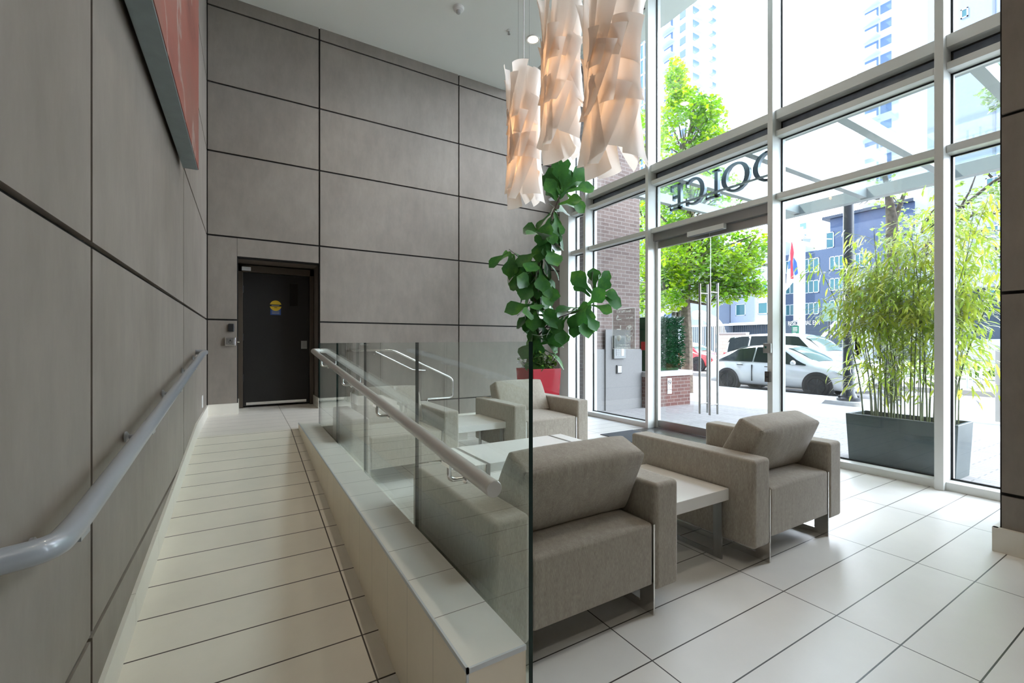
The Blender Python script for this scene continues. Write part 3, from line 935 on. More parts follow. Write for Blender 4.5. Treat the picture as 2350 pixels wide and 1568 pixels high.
for bi, (a, b_, bn) in enumerate(BAYS):
    for ti, (z0, z1, tn) in enumerate(TR):
        if bi == 2 and ti == 0: continue
        x0 = 5.335 if ti == 0 else 5.35
        mb = MB().box(x0, a, z0, XG - .004, b_, z1).box(XG + .024, a, z0, XG + .075, b_, z1)
        mb.build('trim_%d' % nt_, M['alu'], kind='structure', bevel=.003, cat='transom', label='aluminium %s of the %s' % (tn, bn)); nt_ += 1
wn = 1
for bi, (a, b_, bn) in enumerate(BAYS):
    lv = [(.072, 2.995, 'lower pane'), (3.065, 3.735, 'middle pane'), (3.80, 3.935, 'spandrel strip'), (4.045, ZH - .07, 'upper pane')]
    for z0, z1, ln in lv:
        if bi == 2 and ln == 'lower pane': continue
        mt = M['spandrel'] if 'spandrel' in ln else M['glass']
        t = thing('window_%d' % wn, '%s of the %s in the glass front' % (ln, bn), 'window', (XG, (a + b_) / 2, z0), kind='structure'); wn += 1
        O = t.location
        MB().box(XG, a + .004, z0 + .004, XG + .018, b_ - .004, z1 - .004).build('pane', mt, t, O)
        mb = MB()
        w_ = .016
        for q in ((a, z0, b_, z0 + w_), (a, z1 - w_, b_, z1), (a, z0, a + w_, z1), (b_ - w_, z0, b_, z1)):
            mb.box(XG - .006, q[0], q[1], XG - .0005, q[2], q[3])
        mb.build('gasket', M['gasket'], t, O)

# entrance doors: two glass leaves with metal rails and long pull bars
MB().box(XG - .075, 2.947, 2.875, XG + .06, 4.758, 2.995).build('trim_%d' % nt_, M['alu_dark'], kind='structure', cat='door header', label='dark metal header box over the glass entrance doors'); nt_ += 1
MB().box(XG - .02, 4.712, 0, XG + .04, 4.758, 2.875).build('trim_%d' % nt_, M['alu'], kind='structure', cat='door jamb', label='slim white jamb left of the entrance doors'); nt_ += 1
MB().box(XG - .05, 2.947, 0, XG + .10, 4.758, .014).build('trim_%d' % nt_, M['steel'], kind='structure', cat='threshold', label='flat metal threshold under the entrance doors'); nt_ += 1
for k, (y0, y1, hy, lab) in enumerate(((3.837, 4.708, 3.94, 'left glass entrance door leaf with full height pull bars'), (2.951, 3.830, 3.785, 'right glass entrance door leaf with full height pull bars'))):
    t = thing('door_%d' % (k + 1), lab, 'door', (XG, (y0 + y1) / 2, .014), kind='structure')
    O = t.location
    MB().box(XG + .006, y0, .115, XG + .018, y1, 2.77).build('pane', M['glass'], t, O)
    MB().box(XG - .012, y0, .018, XG + .034, y1, .125).build('bottom_rail', M['door_rail'], t, O, bevel=.003)
    MB().box(XG - .012, y0, 2.765, XG + .034, y1, 2.87).build('top_rail', M['door_rail'], t, O, bevel=.003)
    for side, xx in (('inside', XG - .075), ('outside', XG + .095)):
        mb = MB().cyl((xx, hy, .333), (xx, hy, 2.13), .0155, seg=16)
        for zz in (.47, 2.0): mb.cyl((XG + .01, hy, zz), (xx, hy, zz), .009, seg=10)
        mb.build('pull_bar', M['steel'], t, O, smooth=True, angle=50)
t = thing('door_sensor', 'long pale motion sensor box above the meeting entrance doors', 'sensor', (XG - .1, 3.82, 2.83))
MB().box(XG - .14, 3.54, 2.80, XG - .076, 4.10, 2.868).build('housing', M['alu'], t, t.location, bevel=.005)
MB().box(XG - .135, 3.56, 2.796, XG - .081, 4.08, 2.80).build('lens', M['black_plastic'], t, t.location)
t = thing('door_release', 'small steel door release box with green button on the mullion right of the doors', 'door release', (XF, 2.98, 1.25))
MB().box(XF - .03, 2.892, 1.19, XF, 2.982, 1.305).build('housing', M['steel'], t, t.location, bevel=.004)
MB().box(XF - .036, 2.940, 1.245, XF - .03, 2.960, 1.27).build('button', plain('green_button', (.02, .16, .12), .4), t, t.location)
t = thing('lock_box', 'dark lock box low on the mullion right of the doors', 'lock', (XF, 2.97, .91))
MB().box(XF - .035, 2.902, .85, XF, 2.962, .975).build('housing', plain('dark_lock', (.09, .08, .075), .4, .4), t, t.location, bevel=.004)
MB().box(XF - .037, 2.917, .90, XF - .034, 2.947, .92).build('slot', M['black_plastic'], t, t.location)
MB().box(XF - .004, 2.907, 1.075, XF, 2.932, 1.105).build('small_sticker', M['white_plastic'], label='tiny black and white sticker between the two boxes on the mullion', cat='sticker')

# strata notice on the pane left of the doors, printed to be read from outside
t = thing('strata_notice', 'outlined white rules notice with six icons stuck on the glass left of the doors', 'notice', (XG - .004, 5.445, 1.55))
O = t.location
xs = XG - .012
wht = leafy('white_vinyl', [(.3, (.88, .89, .87)), (.7, (.9, .9, .88))], 2, .6, .5, .02)
for n_ in wht.node_tree.nodes:
    if n_.type == 'MIX': n_.inputs[0].default_value = 0
nb = glass('notice_film', (.80, .80, .78), .5)
MB().box(xs + .001, 5.185, 1.212, xs + .004, 5.705, 1.888).build('film', nb, t, O)
mb = MB()
for q in ((5.182, 1.208, 5.708, 1.216), (5.182, 1.884, 5.708, 1.892), (5.182, 1.208, 5.190, 1.892), (5.700, 1.208, 5.708, 1.892)):
    mb.box(xs - .002, q[0], q[1], xs, q[2], q[3])
mb.build('border', wht, t, O)
rot = (R(90), 0, R(90))
for s_, body, zz, yy in ((.052, 'Strata Plan BCS', 1.825, 5.445), (.048, 'No Ads', 1.715, 5.315), (.036, 'Please do not let', 1.268, 5.445), (.034, 'strangers in behind you', 1.226, 5.445)):
    text('lettering', body, s_, wht, Vector((xs - .001, yy, zz)) - O, rot, t, .0005)
def ic(shapes, cy, cz, name):
    mb = MB()
    for s_ in shapes:
        if s_[0] == 'b':
            _, a, b_, c, d_ = s_
            mb.box(xs - .002, cy + a, cz + b_, xs, cy + c, cz + d_ + .003)
        elif s_[0] == 'r':
            _, a, b_, r_ = s_
            mb.tube([(xs - .001, cy + a + r_ * math.cos(q * .5236), cz + b_ + r_ * math.sin(q * .5236)) for q in range(13)], .0045, 6)
        else:
            _, pts, w = s_
            mb.tube([(xs - .001, cy + p[0], cz + p[1]) for p in pts], w * 1.45, 6)
    mb.build(name, wht, t, O)
ic([('b', -.05, -.02, .05, -.006), ('l', [(.05, -.01), (.05, .03), (.03, .06), (.015, .045), (.03, .02)], .004)], 5.555, 1.72, 'vape_icon')
ic([('b', -.05, -.02, .05, -.006), ('l', [(-.04, .005), (-.035, .03), (-.042, .055)], .0035)], 5.555, 1.555, 'cigarette_icon')
ic([('l', [(0, -.05), (math.sin(q) * .06, math.cos(q) * .06 - .01)], .006) for q in (-1.3, -.8, -.4, 0, .4, .8, 1.3)], 5.555, 1.395, 'leaf_icon')
ic([('r', -.038, -.01, .03), ('r', .038, -.01, .03), ('l', [(-.038, -.01), (-.015, .03), (.025, .03), (.038, -.01)], .004), ('l', [(-.015, .03), (.0, -.01), (.025, .03)], .004), ('b', -.025, .035, -.005, .042)], 5.315, 1.565, 'bicycle_icon')
ic([('b', -.03, -.005, .035, .02), ('b', -.03, -.055, -.018, 0), ('b', .022, -.055, .035, 0), ('l', [(.035, .01), (.052, .035), (.065, .028)], .009), ('l', [(-.03, .015), (-.045, .035)], .005), ('l', [(.04, .03), (.0, .062)], .003),
    ('l', [(-.065, -.075), (.075, -.075), (.075, .075), (-.065, .075), (-.065, -.075)], .002)], 5.315, 1.405, 'dog_icon')
# red call point on the inside of the mullion, in its clear cover
t = thing('fire_alarm_pull', 'red fire alarm call point in a clear cover beside the mullion left of the doors', 'fire alarm', (XG, 4.84, 1.3))
ym = 4.813
MB().box(XF + .02, ym + .001, 1.20, XF + .10, ym + .105, 1.33).build('red_box', plain('alarm_red', (.50, .02, .025), .35), t, t.location, bevel=.006)
MB().box(XF + .005, ym + .001, 1.19, XF + .115, ym + .12, 1.35).build('clear_cover', glass('clear_cover', (.93, .95, .95), .9), t, t.location)

# ================================================================== OUTSIDE
M['paver'] = bricks('pale_pavers', (.27, .255, .25), (.225, .212, .21), (.12, .115, .11), .4, .1, .006, 'yx', .8)
M['concrete'] = plain('sidewalk_concrete', (.285, .278, .275), .85, vary=.06, scale=3)
M['asphalt'] = plain('sunlit_asphalt', (.19, .187, .19), .9, vary=.08, scale=8)
M['brick'] = bricks('brown_brick', (.115, .078, .068), (.165, .118, .103), (.215, .185, .172), .225, .076, .008, 'xz+', .85)
M['brick_red'] = bricks('red_brown_brick', (.092, .040, .031), (.13, .064, .050), (.18, .145, .13), .225, .076, .008, 'xz+', .85)
M['stone'] = plain('speckled_grey_stone', (.168, .165, .163), .7, vary=.22, scale=120)
M['cap'] = plain('concrete_cap', (.36, .355, .35), .8, vary=.06)
M['canopy'] = plain('canopy_steel_paint', (.33, .37, .375), .45, .1)
M['canopy_glass'] = glass('canopy_glass', (.90, .95, .96), .8)
M['letters'] = plain('grey_metal_letters', (.16, .20, .23), .35, .6)
M['hedge'] = leafy('hedge_needles', [(.3, (.012, .055, .030)), (.6, (.03, .11, .05)), (.8, (.06, .17, .06))], 5, .25, .6, .02)
M['maple'] = leafy('maple_leaf', [(.28, (.09, .31, .04)), (.42, (.22, .52, .035)), (.54, (.44, .68, .02)), (.72, (.66, .76, .03))], .9, .62, .5, .06)
M['maple_b'] = leafy('pale_maple_leaf', [(.30, (.14, .30, .06)), (.5, (.27, .43, .08)), (.75, (.46, .54, .10))], 1.2, .5, .5, .06)
M['bamboo'] = leafy('bamboo_leaf', [(.28, (.24, .44, .09)), (.46, (.48, .64, .10)), (.64, (.72, .72, .12)), (.85, (.74, .55, .16))], 3.0, .55, .5, .08)
M['bark'] = plain('grey_bark', (.16, .125, .095), .9, vary=.4, scale=14)
M['bark_far'] = plain('dark_bark', (.075, .065, .055), .9, vary=.4, scale=14)
M['culm'] = plain('bamboo_culm', (.10, .13, .045), .55, vary=.35, scale=8)
M['planter_dark'] = plain('dark_slate_planter', (.045, .066, .069), .3, .1, .15, 6)
M['post'] = plain('black_post_paint', (.018, .022, .028), .4, .3)

MB().add([(5.60, -12, -.02), (9.4, -12, -.075), (9.4, 40, -.075), (5.60, 40, -.02)], [(0, 1, 2, 3)]).build('pavement', M['paver'], kind='structure', label='pale paved forecourt outside the glass', cat='pavement')
MB().add([(9.4, -14, -.075), (13.75, -14, -.15), (13.75, 60, -.15), (9.4, 60, -.075)], [(0, 1, 2, 3)]).build('sidewalk', M['concrete'], kind='structure', label='bright concrete sidewalk', cat='sidewalk')
MB().box(13.75, -14, -.34, 13.9, 60, -.15).build('curb', M['cap'], kind='structure', label='concrete curb beside the parked car', cat='curb')
MB().box(13.9, -20, -.6, 19.5, 70, -.33).build('road', M['asphalt'], kind='structure', label='sunlit asphalt street', cat='road')
MB().box(19.5, -20, -.6, 24.5, 70, -.17).build('sidewalk', M['concrete'], kind='structure', label='far sidewalk across the street', cat='sidewalk')
MB().box(24.5, -40, -.6, 110, 90, -.16).build('ground', plain('far_ground', (.34, .36, .30), .9, vary=.2, scale=.5), kind='structure', label='ground around the buildings across the street', cat='ground')

# brick pier and its stone plinth at the left of the doors
MB().box(5.64, 6.66, -.05, 7.14, 8.6, ZH + .0).build('wall_outside', M['brick'], kind='structure', label='brown brick pier outside the glass, left of the doors', cat='wall')
MB().box(5.70, 6.615, -.05, 7.16, 6.66, 1.19).build('wall_outside', M['stone'], kind='structure', label='grey stone plinth at the foot of the brick pier', cat='wall', bevel=.004)
t = thing('intercom', 'grey entry phone panel on the stone slab of the brick pier', 'intercom', (6.45, 6.58, 1.3))
O = t.location
MB().box(6.12, 6.59, -.05, 6.80, 6.614, 1.58).build('backing_slab', M['stone'], t, O)
MB().box(6.30, 6.54, 1.00, 6.62, 6.59, 1.46).build('housing', plain('intercom_grey', (.17, .18, .18), .5, .2), t, O, bevel=.006)
MB().box(6.34, 6.535, 1.24, 6.58, 6.54, 1.42).build('screen', plain('intercom_screen', (.07, .09, .09), .4), t, O)
mb = MB()
for i in range(4):
    for j in range(3): mb.box(6.36 + j * .035, 6.533, 1.06 + i * .035, 6.385 + j * .035, 6.54, 1.085 + i * .035)
mb.build('keypad', plain('keypad_grey', (.30, .31, .31), .5), t, O)
mb = MB().box(6.49, 6.534, 1.06, 6.56, 6.54, 1.2)
mb.build('white_notice', M['white_plastic'], t, O)
t = thing('door_opener_button', 'square door opener button in a black frame below the entry phone', 'push button', (6.47, 6.58, .78))
MB().box(6.40, 6.568, .70, 6.54, 6.589, .87).build('frame', M['black_plastic'], t, t.location, bevel=.004)
MB().box(6.415, 6.558, .715, 6.525, 6.568, .855).build('button', plain('opener_plate', (.34, .34, .33), .5, .1), t, t.location, bevel=.004)

# brick planter with clipped hedge
t = thing('brick_planter', 'red-brown brick planter wall with pale concrete cap holding the hedge', 'planter', (7.9, 8.2, -.05))
O = t.location
MB().box(7.165, 6.50, -.08, 8.56, 11.0, .60).build('wall', M['brick_red'], t, O)
MB().box(7.165, 6.46, .60, 8.60, 11.0, .71).build('coping', M['cap'], t, O, bevel=.006)
t = thing('hedge', 'dense dark green clipped hedge in the brick planter', 'hedge', (7.8, 8, .71))
O = t.location
hr = random.Random(3)
mb = MB().box(7.28, 6.64, .715, 8.34, 10.6, 1.86)
for k in range(5200):
    f = hr.random()
    if f < .5: p = Vector((hr.uniform(7.27, 8.40), 6.60, hr.uniform(.78, 1.88))); n_ = Vector((0, -1, 0))
    elif f < .75: p = Vector((8.36, hr.uniform(6.6, 10.6), hr.uniform(.78, 1.88))); n_ = Vector((1, 0, 0))
    else: p = Vector((hr.uniform(7.27, 8.40), hr.uniform(6.6, 10.6), 1.86)); n_ = Vector((0, 0, 1))
    bul = mnoise.noise(Vector((p.x * 5, p.y * 3, p.z * 1.2))) * .05
    d_ = (n_ * .7 + Vector((hr.uniform(-.6, .6), hr.uniform(-.6, .6), hr.uniform(-.4, .9)))).normalized()
    s_ = d_.orthogonal().normalized() * .014
    L = hr.uniform(.05, .11); p = p + n_ * bul
    mb.add([p - s_, p + s_, p + s_ * .6 + d_ * L, p - s_ * .6 + d_ * L], [(0, 1, 2, 3)])
mb.build('foliage', M['hedge'], t, O)
t = thing('no_smoking_sign', 'small white no smoking sign on the brick planter', 'sign', (7.86, 6.49, .34))
O = t.location
MB().box(7.80, 6.485, .22, 7.93, 6.499, .55).build('plate', M['white_plastic'], t, O)
mb = MB().tube([(7.865 + .045 * math.cos(q * .3927), 6.483, .47 + .045 * math.sin(q * .3927)) for q in range(17)], .006, 6).tube([(7.835, 6.483, .50), (7.895, 6.483, .44)], .005, 6).box(7.84, 6.481, .463, 7.89, 6.485, .477)
mb.build('symbol', M['black_plastic'], t, O)
for q, body in ((.335, 'NO'), (.295, 'SMOKING')): text('lettering', body, .032, M['black_plastic'], Vector((7.865, 6.482, q)) - O, (R(90), 0, 0), t, .0005)

# entrance canopy of steel and glass, and the name hung under it
t = thing('entrance_canopy', 'flat steel and glass canopy over the forecourt', 'canopy', (7.2, 3.3, 3.84))
O = t.location
zb = 3.845
MB().box(5.66, .95, zb, 5.84, 5.62, zb + .20).build('wall_beam', M['canopy'], t, O)
MB().box(9.36, .95, zb, 9.52, 5.62, zb + .20).build('edge_beam', M['canopy'], t, O)
for y in (1.33, 2.43, 3.54, 4.65, 5.56): MB().box(5.84, y - .05, zb + .02, 9.36, y + .05, zb + .18).build('cross_beam', M['canopy'], t, O)
MB().box(5.66, .98, zb + .02, 9.5, 1.14, zb + .14).build('fascia_board', plain('canopy_timber', (.42, .36, .31), .6, vary=.2), t, O)
for a, b_ in ((1.15, 2.425), (2.435, 3.535), (3.545, 4.645), (4.655, 5.62)):
    for c, d_ in ((5.66, 8.25), (8.26, 9.52)): MB().box(c, a, zb + .205, d_, b_, zb + .22).build('glass_panel', M['canopy_glass'], t, O)

t = thing('name_sign', 'metal building name in serif capitals seen from behind, hung over the doors', 'sign', (6.05, 4.0, 3.55))
O = t.location
lx0, lx1 = 6.03, 6.09
def ring(cy, cz, ry, rz, ty, tz, a0, a1, n=40):
    mb = MB(); vs = []; fs = []
    for i in range(n + 1):
        a = a0 + (a1 - a0) * i / n
        ca, sa = math.cos(a), math.sin(a)
        for x in (lx0, lx1):
            vs += [(x, cy + ry * ca, cz + rz * sa), (x, cy + (ry - ty) * ca, cz + (rz - tz) * sa)]
    for i in range(n):
        a = i * 4; b_ = a + 4
        fs += [(a, a + 1, b_ + 1, b_), (a + 2, b_ + 2, b_ + 3, a + 3), (a, b_, b_ + 2, a + 2), (a + 1, a + 3, b_ + 3, b_ + 1)]
    fs += [(0, 2, 3, 1), (n * 4, n * 4 + 1, n * 4 + 3, n * 4 + 2)]
    return mb.add(vs, fs)
zb_, zt_ = 3.495, 3.900; zc_ = (zb_ + zt_) / 2; hz = (zt_ - zb_) / 2
# D O L C E read with growing y (from the street side)
mb = ring(3.36, zc_, .21, hz, .075, .028, -math.pi / 2, math.pi / 2).box(lx0, 3.28, zb_, lx1, 3.34, zt_).box(lx0, 3.24, zb_, lx1, 3.40, zb_ + .022).box(lx0, 3.24, zt_ - .022, lx1, 3.40, zt_)
mb.build('letter', M['letters'], t, O)
ring(3.827, zc_, .215, hz + .006, .075, .028, 0, 2 * math.pi).build('letter', M['letters'], t, O)
mb = MB().box(lx0, 4.10, zb_, lx1, 4.155, zt_).box(lx0, 4.065, zb_, lx1, 4.30, zb_ + .026).box(lx0, 4.065, zt_ - .024, lx1, 4.19, zt_).box(lx0, 4.28, zb_, lx1, 4.30, zb_ + .10)
mb.build('letter', M['letters'], t, O)
mb = ring(4.525, zc_, .205, hz + .006, .075, .028, R(50), R(310)).box(lx0, 4.635, zc_ + .085, lx1, 4.66, zc_ + hz).box(lx0, 4.635, zc_ - hz, lx1, 4.66, zc_ - .085)
mb.build('letter', M['letters'], t, O)
mb = MB().box(lx0, 4.755, zb_, lx1, 4.815, zt_).box(lx0, 4.72, zb_, lx1, 4.97, zb_ + .026).box(lx0, 4.72, zt_ - .026, lx1, 4.955, zt_).box(lx0, 4.815, zc_ - .016, lx1, 4.915, zc_ + .016)
mb.box(lx0, 4.945, zb_, lx1, 4.97, zb_ + .10).box(lx0, 4.93, zt_ - .10, lx1, 4.955, zt_).box(lx0, 4.90, zc_ - .05, lx1, 4.915, zc_ + .05)
mb.build('letter', M['letters'], t, O)
mb = MB().box(6.0, 3.2, zb_ + .05, 6.03, 4.98, zb_ + .075)
mb.build('rail', M['canopy'], t, O)
mb = MB()
for y in (3.3, 4.2, 4.95): mb.cyl((6.015, y, zt_ - .05), (5.84, y, zb + .06), .008)
mb.build('hanger', M['canopy'], t, O)

# ---------------------------------------------------------------- trees
def tree(name, label, base, stems, crowns, mat, bark, seed, lsize, group=None):
    """stems: lists of (point, radius); crowns: (centre, (rx, ry, rz), leaf count)"""
    rr = random.Random(seed)
    t = thing(name, label, 'tree', base, 0, group)
    O = Vector(base)
    for i, st in enumerate(stems):
        MB().tube([p for p, r_ in st], [r_ for p, r_ in st], 9).build('trunk' if i == 0 else 'branch', bark, t, O, smooth=True)
    mb = MB(); tw = MB()
    for c, (a, b_, cc), n in crowns:
        c = Vector(c)
        for k in range(max(6, n // 150)):
            v = Vector((rr.uniform(-1, 1), rr.uniform(-1, 1), rr.uniform(-.8, .9)))
            q = c + Vector((v.x * a, v.y * b_, v.z * cc)) * .85
            s0 = c + Vector((v.x * a, v.y * b_, v.z * cc - cc)) * .22
            tw.tube([s0, s0.lerp(q, .5) + Vector((0, 0, .1)), q], [.028, .016, .006], 5)
        for k in range(n):
            while True:
                v = Vector((rr.uniform(-1, 1), rr.uniform(-1, 1), rr.uniform(-1, 1)))
                l = v.length
                if l < 1 and rr.random() < .25 + .75 * l: break
            p = c + Vector((v.x * a, v.y * b_, v.z * cc))
            h = mnoise.noise(p * 1.3 + Vector((seed, 0, 0)))
            if h < -.12: continue                                  # gaps between the sprays
            d_ = Vector((rr.uniform(-1, 1), rr.uniform(-1, 1), rr.uniform(-.7, .25))).normalized()
            s_ = d_.cross(Vector((rr.uniform(-.5, .5), rr.uniform(-.5, .5), 1))).normalized()
            L = lsize * rr.uniform(.6, 1.25)
            up = s_.cross(d_) * (L * .12)
            mb.add([p, p + s_ * L * .42 + d_ * L * .22 - up, p + s_ * L * .30 + d_ * L * .62, p + d_ * L - up, p - s_ * L * .30 + d_ * L * .62, p - s_ * L * .42 + d_ * L * .22 - up],
                   [(0, 1, 2, 3), (0, 3, 4, 5)])
    mb.build('foliage', mat, t, O)
    tw.build('twigs', bark, t, O)
    return t
def AD(u, v, d): return at_depth(u, v, d)
d1 = 12.8
b1 = AD(1577, 905, d1); b1.z = -.12
tree('maple_tree', 'bright yellow-green maple with a pale leaning trunk rising behind the hedge', b1,
     [[(b1, .17), (AD(1577, 780, d1), .15), (AD(1572, 690, d1), .14), (AD(1578, 600, d1), .12), (AD(1585, 500, d1), .10), (AD(1580, 380, d1), .07), (AD(1592, 240, d1), .03)],
      [(AD(1576, 640, d1), .07), (AD(1620, 590, d1 - .3), .05), (AD(1680, 560, d1 - .5), .03), (AD(1730, 540, d1 - .6), .015)],
      [(AD(1578, 590, d1), .06), (AD(1550, 530, d1), .04), (AD(1500, 480, d1 + .3), .02)],
      [(AD(1574, 690, d1), .05), (AD(1625, 700, d1 - .4), .03), (AD(1660, 660, d1 - .6), .02)]],
     [(AD(1585, 590, d1), (1.5, 1.7, 1.15), 7600), (AD(1690, 600, d1 - .5), (.95, 1.1, .95), 4200), (AD(1706, 668, d1 - .5), (.55, .7, .26), 1300), (AD(1585, 470, d1), (1.3, 1.5, 1.1), 4200), (AD(1640, 660, d1 - .2), (.6, .8, .5), 1500),
      (AD(1570, 320, d1), (.75, .9, 1.5), 3600), (AD(1620, 300, d1), (.45, .6, 1.1), 1500), (AD(1553, 190, d1), (.32, .35, .75), 800), (AD(1525, 660, d1 - .2), (.7, .8, .75), 2600)],
     M['maple'], M['bark'], 4, .125)
d2 = 15.5
b2 = AD(1548, 890, d2); b2.z = -.12
tree('maple_tree', 'dark slim forked tree left of the pale maple trunk behind the hedge', b2,
     [[(b2, .10), (AD(1548, 730, d2), .09), (AD(1540, 660, d2), .075), (AD(1532, 600, d2), .05), (AD(1524, 540, d2), .03)],
      [(AD(1541, 670, d2), .05), (AD(1550, 640, d2), .04), (AD(1560, 600, d2), .02)], [(AD(1556, 740, d2), .09), (AD(1562, 690, d2), .09), (AD(1575, 640, d2), .05)]],
     [(AD(1500, 610, d2), (1.5, 1.5, 1.5), 4600), (AD(1478, 480, d2), (.9, 1.1, 1.6), 2600), (AD(1474, 330, d2), (.7, 1.0, 1.4), 1900), (AD(1470, 690, d2), (.7, .9, .6), 1300)],
     M['maple'], M['bark_far'], 9, .14)
d3 = 11.2
b3 = AD(2050, 900, d3); b3.z = -.12
tree('street_tree', 'dark-barked street tree with thin pale foliage behind the bamboo', b3,
     [[(b3, .16), (AD(2052, 700, d3), .14), (AD(2047, 560, d3), .13), (AD(2046, 500, d3), .12), (AD(2040, 455, d3), .08), (AD(2030, 400, d3), .05)],
      [(AD(2046, 520, d3), .07), (AD(2066, 470, d3), .055), (AD(2080, 430, d3), .03)],
      [(AD(2052, 640, d3), .08), (AD(2110, 590, d3), .07), (AD(2160, 520, d3 - .3), .055), (AD(2215, 470, d3 - .6), .04), (AD(2275, 420, d3 - .8), .03), (AD(2330, 385, d3 - 1), .015)],
      [(AD(2150, 530, d3 - .3), .045), (AD(2230, 495, d3 - .4), .035), (AD(2320, 478, d3 - .5), .02)],
      [(AD(2120, 590, d3), .04), (AD(2210, 530, d3), .03), (AD(2330, 528, d3), .015)],
      [(AD(2190, 500, d3 - .4), .03), (AD(2225, 440, d3 - .5), .02), (AD(2240, 400, d3 - .5), .012)]],
     [(AD(2240, 480, d3 - .4), (.9, 1.0, .75), 900), (AD(2290, 400, d3 - .8), (.6, .7, .5), 460), (AD(2110, 520, d3), (.8, .9, .7), 800), (AD(2030, 440, d3), (.6, .6, .45), 300), (AD(2300, 190, d3 - 2), (.35, .4, .5), 500), (AD(2290, 580, d3), (.6, .8, .4), 420)],
     M['maple_b'], M['bark_far'], 15, .12)
b4 = AD(1900, 870, 60.0); b4.z = -.16

# ---------------------------------------------------------------- bamboo in its dark planter
t = thing('bamboo_planter', 'long dark slate planter box on the forecourt against the glass', 'planter', (6.07, 1.9, -.03))
O = t.location
bx0, bx1, by0, by1, bz = 5.85, 6.30, 1.452, 2.385, .515
k = .025
mb = MB().add([(bx0 + k, by0 + k, -.05), (bx1 - k, by0 + k, -.05), (bx1 - k, by1 - k, -.05), (bx0 + k, by1 - k, -.05), (bx0, by0, bz), (bx1, by0, bz), (bx1, by1, bz), (bx0, by1, bz),
               (bx0 + .03, by0 + .03, bz), (bx1 - .03, by0 + .03, bz), (bx1 - .03, by1 - .03, bz), (bx0 + .03, by1 - .03, bz),
               (bx0 + .03, by0 + .03, bz - .05), (bx1 - .03, by0 + .03, bz - .05), (bx1 - .03, by1 - .03, bz - .05), (bx0 + .03, by1 - .03, bz - .05)],
              [(0, 3, 2, 1), (0, 1, 5, 4), (1, 2, 6, 5), (2, 3, 7, 6), (3, 0, 4, 7), (4, 5, 9, 8), (5, 6, 10, 9), (6, 7, 11, 10), (7, 4, 8, 11),
               (8, 9, 13, 12), (9, 10, 14, 13), (10, 11, 15, 14), (11, 8, 12, 15)])
mb.build('box', M['planter_dark'], t, O, bevel=.004)
MB().box(bx0 + .028, by0 + .028, bz - .08, bx1 - .028, by1 - .028, bz - .045).build('soil', M['soil'], t, O)
t = thing('bamboo', 'arching clump of yellow-green bamboo in the dark slate planter', 'bamboo', (6.07, 1.9, bz - .045))
O = t.location
br = random.Random(21)
lf = MB()
lance = lambda v: .5 * math.sin(math.pi * min(1, .08 + .92 * v)) ** .9
for c in range(40):
    s0 = Vector((br.uniform(bx0 + .07, bx1 - .07), br.uniform(by0 + .08, by1 - .08), bz - .05))
    hgt = br.uniform(1.25, 2.45)
    lean = Vector((br.uniform(-.12, .42), (s0.y - 1.92) * .75 + br.uniform(-.30, .30), 0)) * (hgt / 2.2)
    pts = []
    for j in range(9):
        f = j / 8
        pts.append(s0 + Vector((lean.x * f ** 1.8, lean.y * f ** 1.6, hgt * (f - .07 * f * f * f))))
    r0 = br.uniform(.0045, .009)
    MB().tube(pts, [r0 * (1 - .7 * j / 8) for j in range(9)], 6).build('culm', M['culm'], t, O, smooth=True)
    for j in range(12):
        f = br.uniform(.42, 1.0) ** .8 if br.random() < .9 else br.uniform(.15, .5)
        x = f * 8; i = min(int(x), 7)
        p = pts[i].lerp(pts[i + 1], x - i)
        a = br.uniform(0, 6.283)
        tip = p + Vector((math.cos(a) * .30, math.sin(a) * .32, br.uniform(-.05, .22))) * br.uniform(.5, 1.2)
        if tip.x < XG + .12: tip.x = XG + .12 + br.uniform(0, .1)
        lf.tube([p, p.lerp(tip, .5) + Vector((0, 0, .05)), tip], .0016, 4)
        for q in range(13):
            g_ = br.uniform(.25, 1.05)
            pp = p.lerp(tip, g_) + Vector((br.gauss(0, .05), br.gauss(0, .05), br.gauss(0, .05)))
            d_ = Vector((math.cos(a) + br.uniform(-.9, .9), math.sin(a) + br.uniform(-.9, .9), br.uniform(-1.1, .25)))
            if pp.x < XG + .1: pp.x = XG + .1 + br.uniform(0, .08); d_.x = abs(d_.x)
            leaf_mesh(lf, pp, d_, Vector((br.uniform(-.4, .4), br.uniform(-.4, .4), 1)), br.uniform(.08, .17), .022, lance, 3, .35, .15)
lf.build('foliage', M['bamboo'], t, O)
mb = MB(); leaf_mesh(mb, (6.05, .92, -.018), (.3, .8, .25), (0, 0, 1), .11, .035, lance, 5, .5, .3, .01); leaf_mesh(mb, (6.0, .9, -.018), (-.6, .5, .25), (0, 0, 1), .08, .03, lance, 5, .4, .3, .01)
mb.build('dry_leaf', plain('dry_leaf_brown', (.16, .09, .05), .8), label='curled dry brown leaf on the pavement near the right column', cat='leaf')

